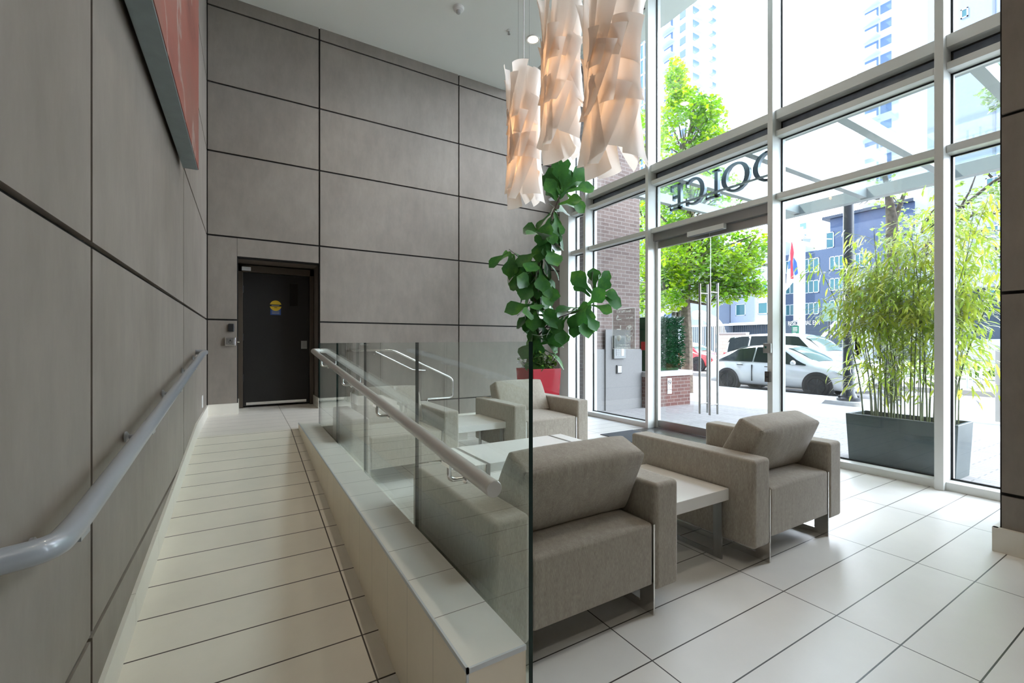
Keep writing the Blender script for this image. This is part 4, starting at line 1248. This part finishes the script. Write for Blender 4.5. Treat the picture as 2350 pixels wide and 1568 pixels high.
# lamp post, cabinet, bike racks, street sign
t = thing('street_lamp_post', 'black street lamp post on a square concrete footing behind the bamboo', 'lamp post', (12.1, 4.87, -.14))
O = t.location
MB().add([(11.7, 4.45, -.16), (12.5, 4.45, -.16), (12.5, 5.3, -.16), (11.7, 5.3, -.16), (11.78, 4.53, -.03), (12.42, 4.53, -.03), (12.42, 5.22, -.03), (11.78, 5.22, -.03)],
         [(0, 3, 2, 1), (4, 5, 6, 7), (0, 1, 5, 4), (1, 2, 6, 5), (2, 3, 7, 6), (3, 0, 4, 7)]).build('footing', M['cap'], t, O)
MB().lathe([(.001, -.03), (.23, -.03), (.23, .03), (.17, .05), (.15, .12), (.125, .16), (.115, 2.0), (.10, 4.95), (.001, 4.95)], (12.1, 4.87, 0), 20).build('post', M['post'], t, O, smooth=True)
mb = MB()
for a in range(4): mb.cyl((12.1 + .19 * math.cos(a * 1.57 + .78), 4.87 + .19 * math.sin(a * 1.57 + .78), .03), (12.1 + .19 * math.cos(a * 1.57 + .78), 4.87 + .19 * math.sin(a * 1.57 + .78), .09), .025, seg=8)
mb.build('anchor_bolt', M['post'], t, O)
t = thing('utility_cabinet', 'grey utility cabinet on the sidewalk at the right edge of the glass', 'cabinet', (12.0, 2.1, -.14))
MB().box(11.7, 1.75, -.15, 12.2, 2.42, 1.2).build('body', plain('cabinet_grey', (.36, .37, .38), .5), t, t.location, bevel=.01)
MB().box(11.69, 1.80, .0, 11.70, 2.36, 1.12).build('door', plain('cabinet_door_grey', (.34, .35, .36), .5), t, t.location)
for y in (4.82, 4.52):
    MB().tube(fillet([(20.3, y, -.17), (20.3, y, .48), (20.9, y, .48), (20.9, y, -.17)], .28, 8), .035, 10).build('bike_rack', plain('rack_metal', (.55, .58, .60), .4, .6), smooth=True,
        label='arched metal bike rack across the street, %s of the two' % ('left one' if y > 4.6 else 'right one'), cat='bike rack')

# ---------------------------------------------------------------- cars
def car(label, loc, rz, paint, L=4.75, W=1.90, HT=1.62, suv=False, group=None):
    """front at local +x, ground at z = 0"""
    t = thing('car', label, 'car', loc, rz, group)
    h2 = L / 2
    if not suv:   # rounded hatchback: (x, z belt, z roof, half width low, half width belt, half width roof)
        st = [(-.5, .62, .80, .62, .60, .40), (-.485, .86, .98, .80, .78, .50), (-.44, .98, 1.12, .90, .86, .56), (-.36, 1.02, 1.34, .93, .90, .58), (-.25, 1.00, 1.52, .945, .92, .60), (-.10, .985, 1.61, .95, .93, .62),
              (.03, .97, 1.61, .95, .93, .62), (.12, .955, 1.50, .95, .925, .62), (.20, .95, 1.30, .95, .92, .66), (.27, .945, 1.07, .95, .91, .70), (.31, .93, .985, .95, .90, .72), (.40, .86, .90, .93, .87, .68), (.46, .76, .80, .86, .80, .58), (.495, .58, .63, .66, .62, .45)]
        zf, wr, wx = .21, .36, (-.302, .302)
    else:
        st = [(-.5, .80, .95, .86, .84, .66), (-.49, 1.08, 1.50, .92, .90, .70), (-.46, 1.10, 1.72, .95, .93, .70), (-.36, 1.10, 1.80, .96, .94, .70), (-.10, 1.08, 1.82, .96, .94, .71), (.05, 1.07, 1.78, .96, .94, .71),
              (.12, 1.06, 1.62, .96, .935, .72), (.20, 1.05, 1.28, .96, .93, .76), (.25, 1.03, 1.10, .96, .92, .78), (.36, .98, 1.03, .95, .90, .76), (.45, .90, .94, .92, .86, .70), (.49, .72, .78, .80, .74, .6)]
        zf, wr, wx = .26, .39, (-.30, .31)
    kw, kh = W / 1.9, HT / (1.62 if not suv else 1.82)
    mb = MB(); ring_n = 14
    prof = []
    for x, zb_, zr, wl, wb, wt in st:
        zr = max(zr, zb_ + .02)
        zm = (zf + zb_) / 2
        half = [(wl * .80, zf), (wl * .97, zf + .10), (wl * 1.0, zm), (wb, zb_), (wt + (wb - wt) * .42, zb_ + (zr - zb_) * .58), (wt, zb_ + (zr - zb_) * .93), (wt * .55, zr)]
        pts = half + [(-a, b_) for a, b_ in reversed(half)]
        prof.append([(x * L, a * kw, b_ * kh) for a, b_ in pts])
    vs = [p for r_ in prof for p in r_]
    fs = [(i * ring_n + k, i * ring_n + (k + 1) % ring_n, (i + 1) * ring_n + (k + 1) % ring_n, (i + 1) * ring_n + k) for i in range(len(prof) - 1) for k in range(ring_n)]
    fs += [tuple(range(ring_n - 1, -1, -1)), tuple((len(prof) - 1) * ring_n + k for k in range(ring_n))]
    o = mb.add(vs, fs).build('body', paint, t, smooth=True, angle=180)
    sb = o.modifiers.new('soft', 'SUBSURF'); sb.levels = 2; sb.render_levels = 2
    def surf(x, fz):
        """outer side point at station x (fraction of L) and fz: 0 belt .. 1 roof edge"""
        for a, b_ in zip(st, st[1:]):
            if a[0] <= x <= b_[0]:
                k = (x - a[0]) / (b_[0] - a[0]); q = [a[i] + (b_[i] - a[i]) * k for i in range(6)]
                wbt, wtp, zb_, zr = q[4], q[5], q[1], q[2]
                return Vector((x * L, (wbt + (wtp - wbt) * fz * .98) * kw, (zb_ + (zr - zb_) * fz) * kh))
    def pane(xa, xb, f0, f1, n=10):
        out = MB()
        for s in (1, -1):
            v_ = []
            for i in range(n + 1):
                x = xa + (xb - xa) * i / n
                for f in (f0(x) if callable(f0) else f0, f1(x) if callable(f1) else f1):
                    p = surf(x, f); v_.append((p.x, s * (p.y + .012), p.z))
            out.add(v_, [(2 * i, 2 * i + 2, 2 * i + 3, 2 * i + 1) for i in range(n)])
        return out
    gm = M['car_glass']
    if not suv:
        top = lambda x: .05 + .80 * min(1, max(0, (x + .42) / .17)) if x < -.20 else (.85 if x < .06 else max(.08, .85 - (x - .06) / .19 * .74))
        pane(-.40, -.115, .06, top).build('side_window', gm, t, smooth=True, angle=180)
        pane(-.105, .235, .06, top).build('side_window', gm, t, smooth=True, angle=180)
    else:
        for xa, xb in ((-.46, -.30), (-.285, -.09), (-.08, .15)):
            pane(xa, xb, .08, lambda x: .86 if x < .06 else max(.1, .86 - (x - .06) / .10 * .5)).build('side_window', gm, t, smooth=True, angle=180)
    # windscreen and rear window
    for nm, xs_ in (('windscreen', (.085, .265) if not suv else (.085, .215)), ('rear_window', (-.43, -.20) if not suv else (-.488, -.464))):
        out = MB(); v_ = []
        nn = 8
        for i in range(nn + 1):
            x = xs_[0] + (xs_[1] - xs_[0]) * i / nn
            p = surf(x, 1.0)
            for j in range(7):
                u = j / 3 - 1
                v_.append((p.x + (.02 if nm == 'windscreen' else -.02), p.y * .93 * u, p.z + .022 - .055 * u * u * kh))
        out.add(v_, [(i * 7 + j, i * 7 + j + 1, (i + 1) * 7 + j + 1, (i + 1) * 7 + j) for i in range(nn) for j in range(6)])
        out.build(nm, M['windscreen'], t, smooth=True, angle=180)
    for x in wx:
        for s in (1, -1):
            cx, cy = x * L, s * (W / 2 - .10)
            MB().lathe([(.001, -.10), (wr + .055, -.10), (wr + .055, .108), (.001, .108)], (cx, s * (W / 2 - .105), wr + .01), 30, 1).build('wheel_arch', M['black_plastic'], t, smooth=True, angle=40)
            w = MB().lathe([(wr * .62, -.11), (wr * .93, -.11), (wr, -.07), (wr, .07), (wr * .93, .115), (wr * .66, .118)], (cx, cy, wr), 32, 1).build('wheel', M['tyre'], t, smooth=True, angle=50)
            rb_ = MB().lathe([(.001, .09), (.05, .095), (.06, .08), (wr * .60, .085), (wr * .67, .12), (wr * .67, .05), (.001, .05)], (cx, cy, wr), 32, 1) if s > 0 else MB().lathe([(.001, -.09), (.05, -.095), (.06, -.08), (wr * .60, -.085), (wr * .67, -.12), (wr * .67, -.05), (.001, -.05)], (cx, cy, wr), 32, 1)
            for q in range(9):
                a = q * 2 * math.pi / 9
                rb_.tube([(cx + .05 * math.cos(a), cy + s * .098, wr + .05 * math.sin(a)), (cx + wr * .62 * math.cos(a), cy + s * .105, wr + wr * .62 * math.sin(a))], .014, 5)
            rb_.build('rim', M['rim'], w, smooth=True, angle=40)
    for s in (1, -1):
        q = surf(.17, .05)
        MB().lathe([(.001, -.06), (.06, -.05), (.085, 0), (.06, .05), (.001, .06)], (q.x, s * (q.y + .12), q.z + .06), 12, 1).build('door_mirror', paint, t, smooth=True)
        q1, q2 = surf(.40, -.05), surf(.475, -.25)
        MB().add([(q1.x - .12, s * (q1.y + .03), q1.z - .02), (q2.x, s * (q2.y + .045), q2.z + .02), (q2.x + .02, s * (q2.y + .02), q2.z - .05), (q1.x + .05, s * (q1.y + .05), q1.z - .08)], [(0, 1, 2, 3)]).build('headlight', M['car_glass'], t)
        q1 = surf(-.47, .1)
        MB().box(q1.x - .12, s * (q1.y - .02), q1.z - .12, q1.x + .10, s * (q1.y + .025), q1.z - .02).build('tail_light', M['tail'], t, bevel=.01)
        for x in ((-.20, .0) if not suv else (-.19, .02)):
            q = surf(x, -.12)
            MB().box(q.x - .10, s * (q.y + .002), q.z - .03, q.x + .10, s * (q.y + .022), q.z - .005).build('door_handle', M['black_plastic'] if not suv else paint, t)
        q = surf(.10, 0)
        for x in (-.115, .105):
            q = surf(x, -.1)
            MB().box(q.x - .004, s * (W / 2 - .03), .38, q.x + .004, s * (q.y + .012), q.z - .0).build('door_seam', M['gasket'], t)
    return t
M['car_glass'] = plain('dark_car_glass', (.012, .018, .02), .12, spec=.18)
M['windscreen'] = plain('green_windscreen', (.07, .12, .10), .1, spec=.35)
M['tyre'] = plain('tyre_rubber', (.014, .014, .015), .8)
M['rim'] = plain('dark_alloy', (.06, .065, .07), .35, .7)
M['tail'] = plain('tail_light_red', (.55, .01, .02), .2, coat=.6)
wp = plain('white_car_paint', (.62, .63, .645), .18, coat=1.0)
wp2 = plain('silver_white_car_paint', (.42, .44, .475), .2, coat=1.0)
rp = plain('red_car_paint', (.50, .02, .02), .2, coat=1.0)
car('white electric hatchback parked at the curb behind the doors', (15.55, 8.13, -.33), -math.pi / 2, wp)
car('silver-white sport utility vehicle driving past behind the parked hatchback', (17.95, 8.75, -.33), -math.pi / 2, wp2, 5.15, 1.98, 2.05, True)
car('red car far down the street behind the door handles', (21.6, 16.6, -.17), -math.pi / 2, rp, 4.4, 1.8, 1.6)

# ---------------------------------------------------------------- buildings
M['blue_wall'] = plain('blue_grey_siding', (.085, .125, .215), .7, vary=.04)
M['blue_pale'] = plain('pale_blue_panel', (.40, .45, .56), .7, vary=.03)
M['grey_wall'] = plain('pale_blue_grey_render', (.33, .385, .48), .7, vary=.04)
M['navy'] = plain('dark_navy_cladding', (.035, .055, .09), .6, vary=.1)
M['far_white'] = plain('haze_paled_concrete', (.62, .66, .72), .8)  # distance haze put into the pale wall colour
M['far_blue'] = plain('haze_tinted_glass', (.13, .21, .36), .3)  # distance haze put into the window colour
M['win_teal'] = plain('teal_window_glass', (.045, .17, .20), .12, coat=.5)
M['white_frame'] = plain('white_window_frame', (.74, .76, .78), .6)

def on_x(u, v, X):
    """point where the picture ray (u, v) meets the upright plane x = X"""
    d = FW * 1 + RT * ((u - CX) / F) + Vector((0, 0, -(v - HY) / F))
    return Vector((0, 0, CAMZ)) + d * (X / d.x)
def win(parent, O, X, y0, y1, z0, z1, n=3):
    mb = MB(); w = .07
    f = MB().box(X - .06, y0, z0, X + .02, y1, z0 + w).box(X - .06, y0, z1 - w, X + .02, y1, z1)
    for k in range(n + 1):
        yy = y0 + (y1 - y0 - w) * k / n
        f.box(X - .06, yy, z0, X + .02, yy + w, z1)
    fo = f.build('window', M['white_frame'], parent, O)
    mb.box(X - .03, y0 + .02, z0 + .02, X + .01, y1 - .02, z1 - .02).build('pane', M['win_teal'], fo, O)
def win_px(parent, O, X, u0, v0, u1, v1, n=3):
    a, b_ = on_x(u0, v0, X), on_x(u1, v1, X)
    win(parent, O, X, min(a.y, b_.y), max(a.y, b_.y), min(a.z, b_.z), max(a.z, b_.z), n)

# blue-grey apartment house
X = 50.0
ya, yb_ = on_x(2100, 600, X).y, 26.4
zt = on_x(1860, 577, X).z
t = thing('apartment_house', 'blue-grey apartment house with white framed windows across the street', 'building', (X, (ya + yb_) / 2, -.16))
O = t.location
MB().box(X, ya, -.2, X + 12, yb_, zt).build('wall', M['blue_wall'], t, O)
a, b_ = on_x(1830, 560, X), on_x(1842, 735, X)
MB().box(X - .8, b_.y, b_.z - 1, X, a.y, a.z + .6).build('pilaster', M['white_frame'], t, O, label='white pilaster')
for v0, v1 in ((596, 623), (646, 671), (696, 721)):
    win_px(t, O, X, 1844, v0, 1880, v1)
    win_px(t, O, X, 1904, v0 - 6, 1938, v1 - 6)
    win_px(t, O, X, 1962, v0 - 13, 1996, v1 - 12)
    win_px(t, O, X, 1803, v0 + 4, 1824, v1 + 3, 2)
a, b_ = on_x(1905, 520, X + 3), on_x(2100, 470, X + 3)
MB().box(X + 3, b_.y, zt - .2, X + 11, a.y, zt + 3.6).build('penthouse', M['blue_wall'], t, O)
MB().box(X + 2.6, b_.y, zt + 3.6, X + 11.4, a.y + .6, zt + 3.9).build('roof', M['navy'], t, O)
a = on_x(1925, 560, X + 3)
win_px(t, O, X + 3, 1896, 535, 1914, 568, 1)
# dark ground floor storey with lettered band and entrance stair
MB().box(X - 1.2, ya, -.2, X, yb_, on_x(1860, 735, X - 1.2).z).build('ground_storey', M['navy'], t, O)
a = on_x(1828, 742, X - 1.3); b_ = on_x(1892, 733, X - 1.3)
o = text('lettering', 'RESIDENTIAL ENTRANCE', .62, M['white_frame'], Vector((X - 1.23, (a.y + b_.y) / 2, (a.z + b_.z) / 2 - .35)) - O, (R(90), 0, R(-90)), t, .01, 'CENTER', .62)
MB().box(X - 1.25, on_x(1912, 770, X - 1.2).y, 1.0, X - 1.2, on_x(1840, 770, X - 1.2).y, 1.5).build('blue_stripe', plain('bright_blue_stripe', (.03, .12, .45), .5), t, O)
# gabled porch roof at the left of the blue house with its banner
X2 = 40.0
a, b_ = on_x(1802, 522, X2), on_x(1842, 553, X2)
t = thing('gabled_porch', 'white porch post and sloping eave in front of the blue-grey house', 'porch', (X2, b_.y, -.16))
O = t.location
MB().add([(X2, b_.y, b_.z), (X2, a.y + 4, a.z + 2.2), (X2, a.y + 4, a.z + 2.6), (X2, b_.y - .1, b_.z + .35), (X2 + 1.2, b_.y, b_.z), (X2 + 1.2, a.y + 4, a.z + 2.2), (X2 + 1.2, a.y + 4, a.z + 2.6), (X2 + 1.2, b_.y - .1, b_.z + .35)],
         [(0, 1, 2, 3), (4, 7, 6, 5), (0, 4, 5, 1), (1, 5, 6, 2), (2, 6, 7, 3), (3, 7, 4, 0)]).build('eave', M['blue_pale'], t, O)
MB().box(X2, b_.y, -.2, X2 + .45, b_.y + .4, b_.z + .1).build('post', M['white_frame'], t, O)
# banner flag
P = lambda u, v: on_x(u, v, 34.0)
t = thing('banner_flag', 'limp flag with red cross and blue and white fields hanging beyond the doors', 'flag', P(1818, 560))
O = t.location
def cloth(poly, dx, mat, nm):
    mb = MB(); n_ = len(poly)
    vs = [P(u, v) + Vector((dx, 0, 0)) for u, v in poly] + [P(u, v) + Vector((dx + .03, 0, 0)) for u, v in poly]
    mb.add(vs, [tuple(range(n_)), tuple(range(2 * n_ - 1, n_ - 1, -1))] + [(i, (i + 1) % n_, n_ + (i + 1) % n_, n_ + i) for i in range(n_)])
    mb.build(nm, mat, t, O)
cloth([(1816, 548), (1826, 590), (1832, 628), (1824, 642), (1810, 660), (1803, 668), (1806, 620), (1812, 580)], 0, plain('flag_white', (.68, .70, .68), .8), 'cloth')
cloth([(1818, 552), (1822, 580), (1819, 600), (1821, 640), (1815, 640), (1815, 600), (1814, 580)], -.05, plain('flag_red', (.50, .03, .06), .8), 'red_cross')
cloth([(1822, 592), (1829, 602), (1832, 627), (1825, 633), (1821, 618)], -.05, plain('flag_blue', (.03, .10, .50), .8), 'blue_field')
cloth([(1814, 597), (1815, 615), (1809, 618), (1809, 602)], -.05, plain('flag_blue_light', (.05, .14, .45), .8), 'blue_field')
MB().cyl(P(1816, 545) + Vector((.1, 0, 0)), P(1816, 545) + Vector((6, 0, .6)), .04).build('staff', M['white_frame'], t, O)
# entrance stair of the blue house
X3 = 30.0
a, b_ = on_x(1868, 795, X3), on_x(1940, 716, X3)
t = thing('outdoor_stair', 'outdoor stair with white sloping handrails in front of the dark storey', 'stairs', (X3, a.y, -.17))
O = t.location
yr0, yr1 = a.y, b_.y
nst = 9
mb = MB()
for k in range(nst):
    y1 = yr0 - .6 + (yr1 - yr0) * k / nst
    mb.box(X3 + .1, y1 - .5, -.2, X3 + 1.7, y1, -.17 + (b_.z - .9) * (k + 1) / nst)
mb.build('flight', plain('stair_concrete', (.30, .33, .38), .8), t, O)
for dx in (0, .12):
    MB().tube([a + Vector((dx, 0, -dx * 4)), b_ + Vector((dx, 0, -dx * 4))], .10 if dx == 0 else .035, 8).build('handrail', M['white_frame'], t, O)
MB().box(X3 + 1.8, b_.y - 2, -.2, X3 + 2.0, a.y + .5, b_.z + .2).build('side_wall', M['navy'], t, O)
# road sign and green notice
a = on_x(1903, 730, 24.0)
t = thing('street_sign', 'grey-green street sign on a slim metal pole across the road', 'sign', (24.0, a.y, -.17))
MB().cyl((24.0, a.y, -.17), (24.0, a.y, on_x(1903, 700, 24).z), .05).build('pole', M['rim'], t, t.location)
p0, p1 = on_x(1889, 697, 24), on_x(1922, 737, 24)
MB().box(23.93, p1.y, p1.z, 23.96, p0.y, p0.z).build('plate', plain('sign_green_grey', (.16, .26, .22), .5), t, t.location)
a = on_x(1825, 755, 28.0)
t = thing('green_notice', 'small green notice board with white lines of print beyond the parked cars', 'sign', (28.0, a.y, -.17))
p0, p1 = on_x(1817, 748, 28), on_x(1833, 768, 28)
MB().box(28.0, p1.y, p1.z, 28.04, p0.y, p0.z).build('plate', plain('notice_green', (.02, .14, .09), .5), t, t.location)
MB().cyl((28.06, a.y, -.17), (28.06, a.y, p0.z), .04).build('pole', M['rim'], t, t.location)
mb = MB()
for q in (752, 755.5, 759, 764):
    c, e = on_x(1820, q, 28), on_x(1830 if q < 760 else 1826, q + 1.2, 28)
    mb.box(27.985, e.y, e.z, 28.0, c.y, c.z)
mb.build('print_lines', M['white_frame'], t, t.location)

# pale panelled house behind the maple, with fence, pipe and low wall
X = 48.0
ya, yb_ = on_x(1766, 700, X).y, 31.0
t = thing('panelled_house', 'pale blue panelled house with teal windows behind the doors', 'building', (X, (ya + yb_) / 2, -.16))
O = t.location
zb_ = on_x(1700, 743, X).z
MB().box(X, ya, zb_, X + 10, yb_, on_x(1700, 560, X).z).build('wall', M['blue_pale'], t, O)
MB().box(X + .6, ya, -.2, X + 10, yb_, zb_).build('ground_storey', M['navy'], t, O)
for u0, v0, u1, v1 in ((1689, 699, 1711, 724), (1740, 695, 1762, 720), (1741, 646, 1762, 671), (1690, 652, 1711, 676)): win_px(t, O, X, u0, v0, u1, v1, 1)
MB().box(X - .3, ya + .05, zb_ - .12, X + .1, yb_, zb_ + .12).build('eave_trim', M['white_frame'], t, O)
X = 46.0
ya, yb_ = on_x(1650, 700, X).y, on_x(1560, 700, X).y
t = thing('plain_house', 'plain grey-blue house wall left of the panelled house', 'building', (X, (ya + yb_) / 2, -.16))
MB().box(X, ya, -.2, X + 10, yb_, on_x(1610, 560, X).z).build('wall', plain('grey_blue_siding', (.30, .34, .44), .7), t, t.location)
MB().box(X - .25, yb_ - .9, -.2, X, yb_ - .5, on_x(1600, 600, X).z).build('downpipe', M['white_frame'], t, t.location)
t = thing('slide_tube', 'curved white tube slide in the yard across the street', 'slide', on_x(1655, 790, 36.0) * 1)
O = t.location
MB().tube(fillet([on_x(1594, 724, 36), on_x(1610, 722, 36), on_x(1645, 741, 36), on_x(1658, 770, 36), on_x(1654, 800, 36)], 2.2, 8), .42, 16).build('tube', plain('white_slide', (.72, .72, .73), .4), t, O, smooth=True)
mb = MB()
for u in (1612, 1640): mb.cyl(on_x(u, 735, 36), Vector((36, on_x(u, 735, 36).y, -.17)), .10)
mb.build('support_post', M['white_frame'], t, O)
X = 31.0
ya, yb_ = on_x(1768, 770, X).y, on_x(1570, 770, X).y
t = thing('picket_fence', 'black metal picket fence with a pale top rail across the street', 'fence', (X, (ya + yb_) / 2, -.17))
O = t.location
z1 = on_x(1690, 747, X).z
MB().box(X - .05, ya, z1, X + .05, yb_, z1 + .14).build('top_rail', M['white_frame'], t, O)
mb = MB().box(X - .03, ya, .15, X + .03, yb_, .22)
n_ = int((yb_ - ya) / .16)
for k in range(n_): mb.box(X - .015, ya + k * .16, -.17, X + .015, ya + k * .16 + .035, z1)
mb.build('pickets', M['post'], t, O)
X = 24.6
p0, p1 = on_x(1649, 764, X), on_x(1712, 800, X)
t = thing('garden_wall', 'low beige block wall behind the passing vehicle', 'garden wall', (X, (p0.y + p1.y) / 2, -.17))
MB().box(X, p1.y, -.17, X + .3, p0.y, p0.z - .08).build('blocks', bricks('beige_block', (.50, .44, .38), (.55, .49, .43), (.40, .36, .32), .6, .2, .01, 'yz', .85), t, t.location)
MB().box(X - .04, p1.y, p0.z - .08, X + .34, p0.y, p0.z).build('coping', M['cap'], t, t.location)

# pale block at the right
X = 42.0
ya, yb_ = on_x(2420, 500, X).y, on_x(2128, 500, X).y
t = thing('apartment_block', 'pale blue-grey apartment block at the right behind the street tree', 'building', (X, (ya + yb_) / 2, -.16))
O = t.location
zb_ = on_x(2270, 658, X).z
MB().box(X, ya, zb_, X + 12, yb_, 46).build('wall', M['grey_wall'], t, O)
MB().box(X + 1, ya, -.2, X + 12, yb_, zb_).build('ground_storey', M['navy'], t, O)
MB().box(X + .2, ya, -.2, X + .9, yb_, 1.6).build('base_wall', M['blue_pale'], t, O)
for u0, v0, u1, v1 in ((2261, 664, 2293, 682), (2261, 592, 2293, 612), (2262, 520, 2294, 542), (2262, 410, 2294, 440), (2205, 24, 2222, 37)): win_px(t, O, X, u0, v0, u1, v1, 1)
a = on_x(2281, 20, X)
MB().box(X - .05, a.y - .06, zb_, X, a.y + .06, 46).build('joint_strip', plain('joint_grey', (.22, .25, .32), .7), t, O)
# towers
def tower(label, x0, y0, x1, y1, z1, fl, win_faces, bal):
    t = thing('tower_block', label, 'tower', ((x0 + x1) / 2, (y0 + y1) / 2, -.16), group='hazy towers far behind')
    O = t.location
    MB().box(x0, y0, -.2, x1, y1, z1).build('wall', M['far_white'], t, O)
    k = 0; zz = 6.0
    mb = MB(); sl = MB()
    while zz < z1 - 2:
        for f_ in win_faces:
            if f_[0] == 'x': mb.box(x0 - .06, f_[1], zz + .8, x0 + .02, f_[2], zz + 2.4)
            else: mb.box(f_[1], y0 - .06, zz + .8, f_[2], y0 + .02, zz + 2.4)
        for b_ in bal:
            sl.box(b_[0], b_[1], zz - .1, b_[2], b_[3], zz + .12)
            sl.box(b_[0], b_[1], zz + .12, b_[0] + .08, b_[3], zz + 1.0) if b_[4] == 'x' else sl.box(b_[0], b_[1], zz + .12, b_[2], b_[1] + .08, zz + 1.0)
        zz += fl
    mb.build('window_bands', M['far_blue'], t, O)
    sl.build('balconies', M['far_white'], t, O)
tower('hazy white residential tower with stacked balconies seen above the maple', 86, 65, 99, 74.5, 105, 3.0, [('x', 66.5, 68), ('x', 70, 72.5), ('y', 86.6, 90), ('y', 91, 96.5)],
      [(84.6, 69.5, 86, 73, 'x'), (86.5, 63.2, 91, 65, 'y'), (92.5, 63.2, 98.5, 65, 'y')])
tower('hazy white tower with grey balconies in the upper pane right of the doors', 100, 25, 112, 38, 110, 3.05, [('x', 33.6, 35.2), ('x', 35.5, 37.6)], [(98.2, 35.2, 100, 38.2, 'x')])
tower('small distant tower with stacked balconies beside the flag', 130, on_x(1856, 540, 130).y, 142, on_x(1822, 540, 130).y, on_x(1840, 498, 130).z, 3.2, [('x', on_x(1850, 540, 130).y, on_x(1836, 540, 130).y)],
      [(128, on_x(1852, 540, 130).y, 130, on_x(1830, 540, 130).y, 'x')])
t = thing('glass_tower', 'sliver of a blue glass tower beside the brick pier', 'tower', (90, 100, -.16))
p0, p1 = on_x(1462, 100, 90), on_x(1488, 100, 90)
MB().box(90, p1.y, -.2, 100, p0.y, on_x(1475, 40, 90).z + 10).build('wall', plain('blue_tower_glass', (.12, .25, .55), .2), t, t.location)
mb = MB()
for k in range(22): mb.box(89.9, p1.y, 4 + k * 4, 90, p0.y, 4.5 + k * 4)
for q in (.3, .65): mb.box(89.85, p1.y + (p0.y - p1.y) * q, 0, 90, p1.y + (p0.y - p1.y) * q + .5, 92)
mb.build('floor_bands', M['far_white'], t, t.location)
# low greenery by the far sidewalk at the right
t = thing('low_shrub', 'low green shrubs along the far sidewalk below the pale block', 'shrub', (25.5, 6.5, -.17))
O = t.location
mb = MB(); hr = random.Random(8)
for k in range(2200):
    p = Vector((hr.uniform(25, 26.2), hr.uniform(1, 12.5), -.1)); p.z += hr.random() ** .7 * (.55 + .3 * mnoise.noise(Vector((p.y * .9, 0, 0))))
    d_ = Vector((hr.uniform(-1, 1), hr.uniform(-1, 1), hr.uniform(-.2, 1))).normalized(); s_ = d_.orthogonal().normalized() * .06
    mb.add([p - s_, p + s_, p + s_ + d_ * .16, p - s_ + d_ * .16], [(0, 1, 2, 3)])
mb.build('foliage', M['maple_b'], t, O)

# ================================================================== LIGHT, SKY, CAMERA
w = bpy.data.worlds.new('sky')
scn.world = w
w.use_nodes = True
nt = w.node_tree
bg = nt.nodes['Background']
tc = N(nt, 'ShaderNodeTexCoord')
sep = N(nt, 'ShaderNodeSeparateXYZ')
nt.links.new(tc.outputs['Generated'], sep.inputs[0])
# sky shaped brighter over the street, dimmed overhead and behind, favouring the lobby
up = ramp(nt, sep.outputs[2], [(0.0, (.66, .71, .78)), (.25, (.93, .96, 1.0)), (.70, (.95, .97, 1.0)), (.93, (.20, .26, .36))])
az = ramp(nt, sep.outputs[0], [(0.0, (.17, .19, .23)), (.35, (.9, .93, 1.0))])
nt.links.new(mix_rgb(nt, 1.0, up, az, 'MULTIPLY'), bg.inputs['Color'])
bg.inputs['Strength'].default_value = SKY
sun = bpy.data.lights.new('sun', 'SUN')
sun.energy = SUNE
sun.color = (1.0, .95, .86)
sun.angle = R(1.2)
so = bpy.data.objects.new('sun', sun)
COL.objects.link(so)
sd = Vector((-.42, .62, 1.0)).normalized()
so.rotation_euler = sd.to_track_quat('Z', 'Y').to_euler()
so.location = (8, 6, 30)

cam = bpy.data.cameras.new('camera')
cam.sensor_fit = 'HORIZONTAL'
cam.sensor_width = 36.0
cam.lens = 36.0 * F / 2350.0
cam.shift_y = (HY - 784.0) / 2350.0
cam.clip_start = .02
cam.clip_end = 600
co = bpy.data.objects.new('camera', cam)
COL.objects.link(co)
co.location = (0, 0, CAMZ)
co.rotation_euler = (R(90), 0, -YAW)
scn.camera = co

vs = scn.view_settings
vs.view_transform = 'Standard'
vs.look = 'None'
vs.exposure = EXPO
vs.gamma = 1.0
vs.use_curve_mapping = False
cy = scn.cycles
cy.max_bounces = 14
cy.diffuse_bounces = 6
cy.glossy_bounces = 5
cy.transmission_bounces = 6
cy.transparent_max_bounces = 24
cy.sample_clamp_indirect = 8.0
cy.caustics_reflective = False
cy.caustics_refractive = False
cy.use_denoising = True
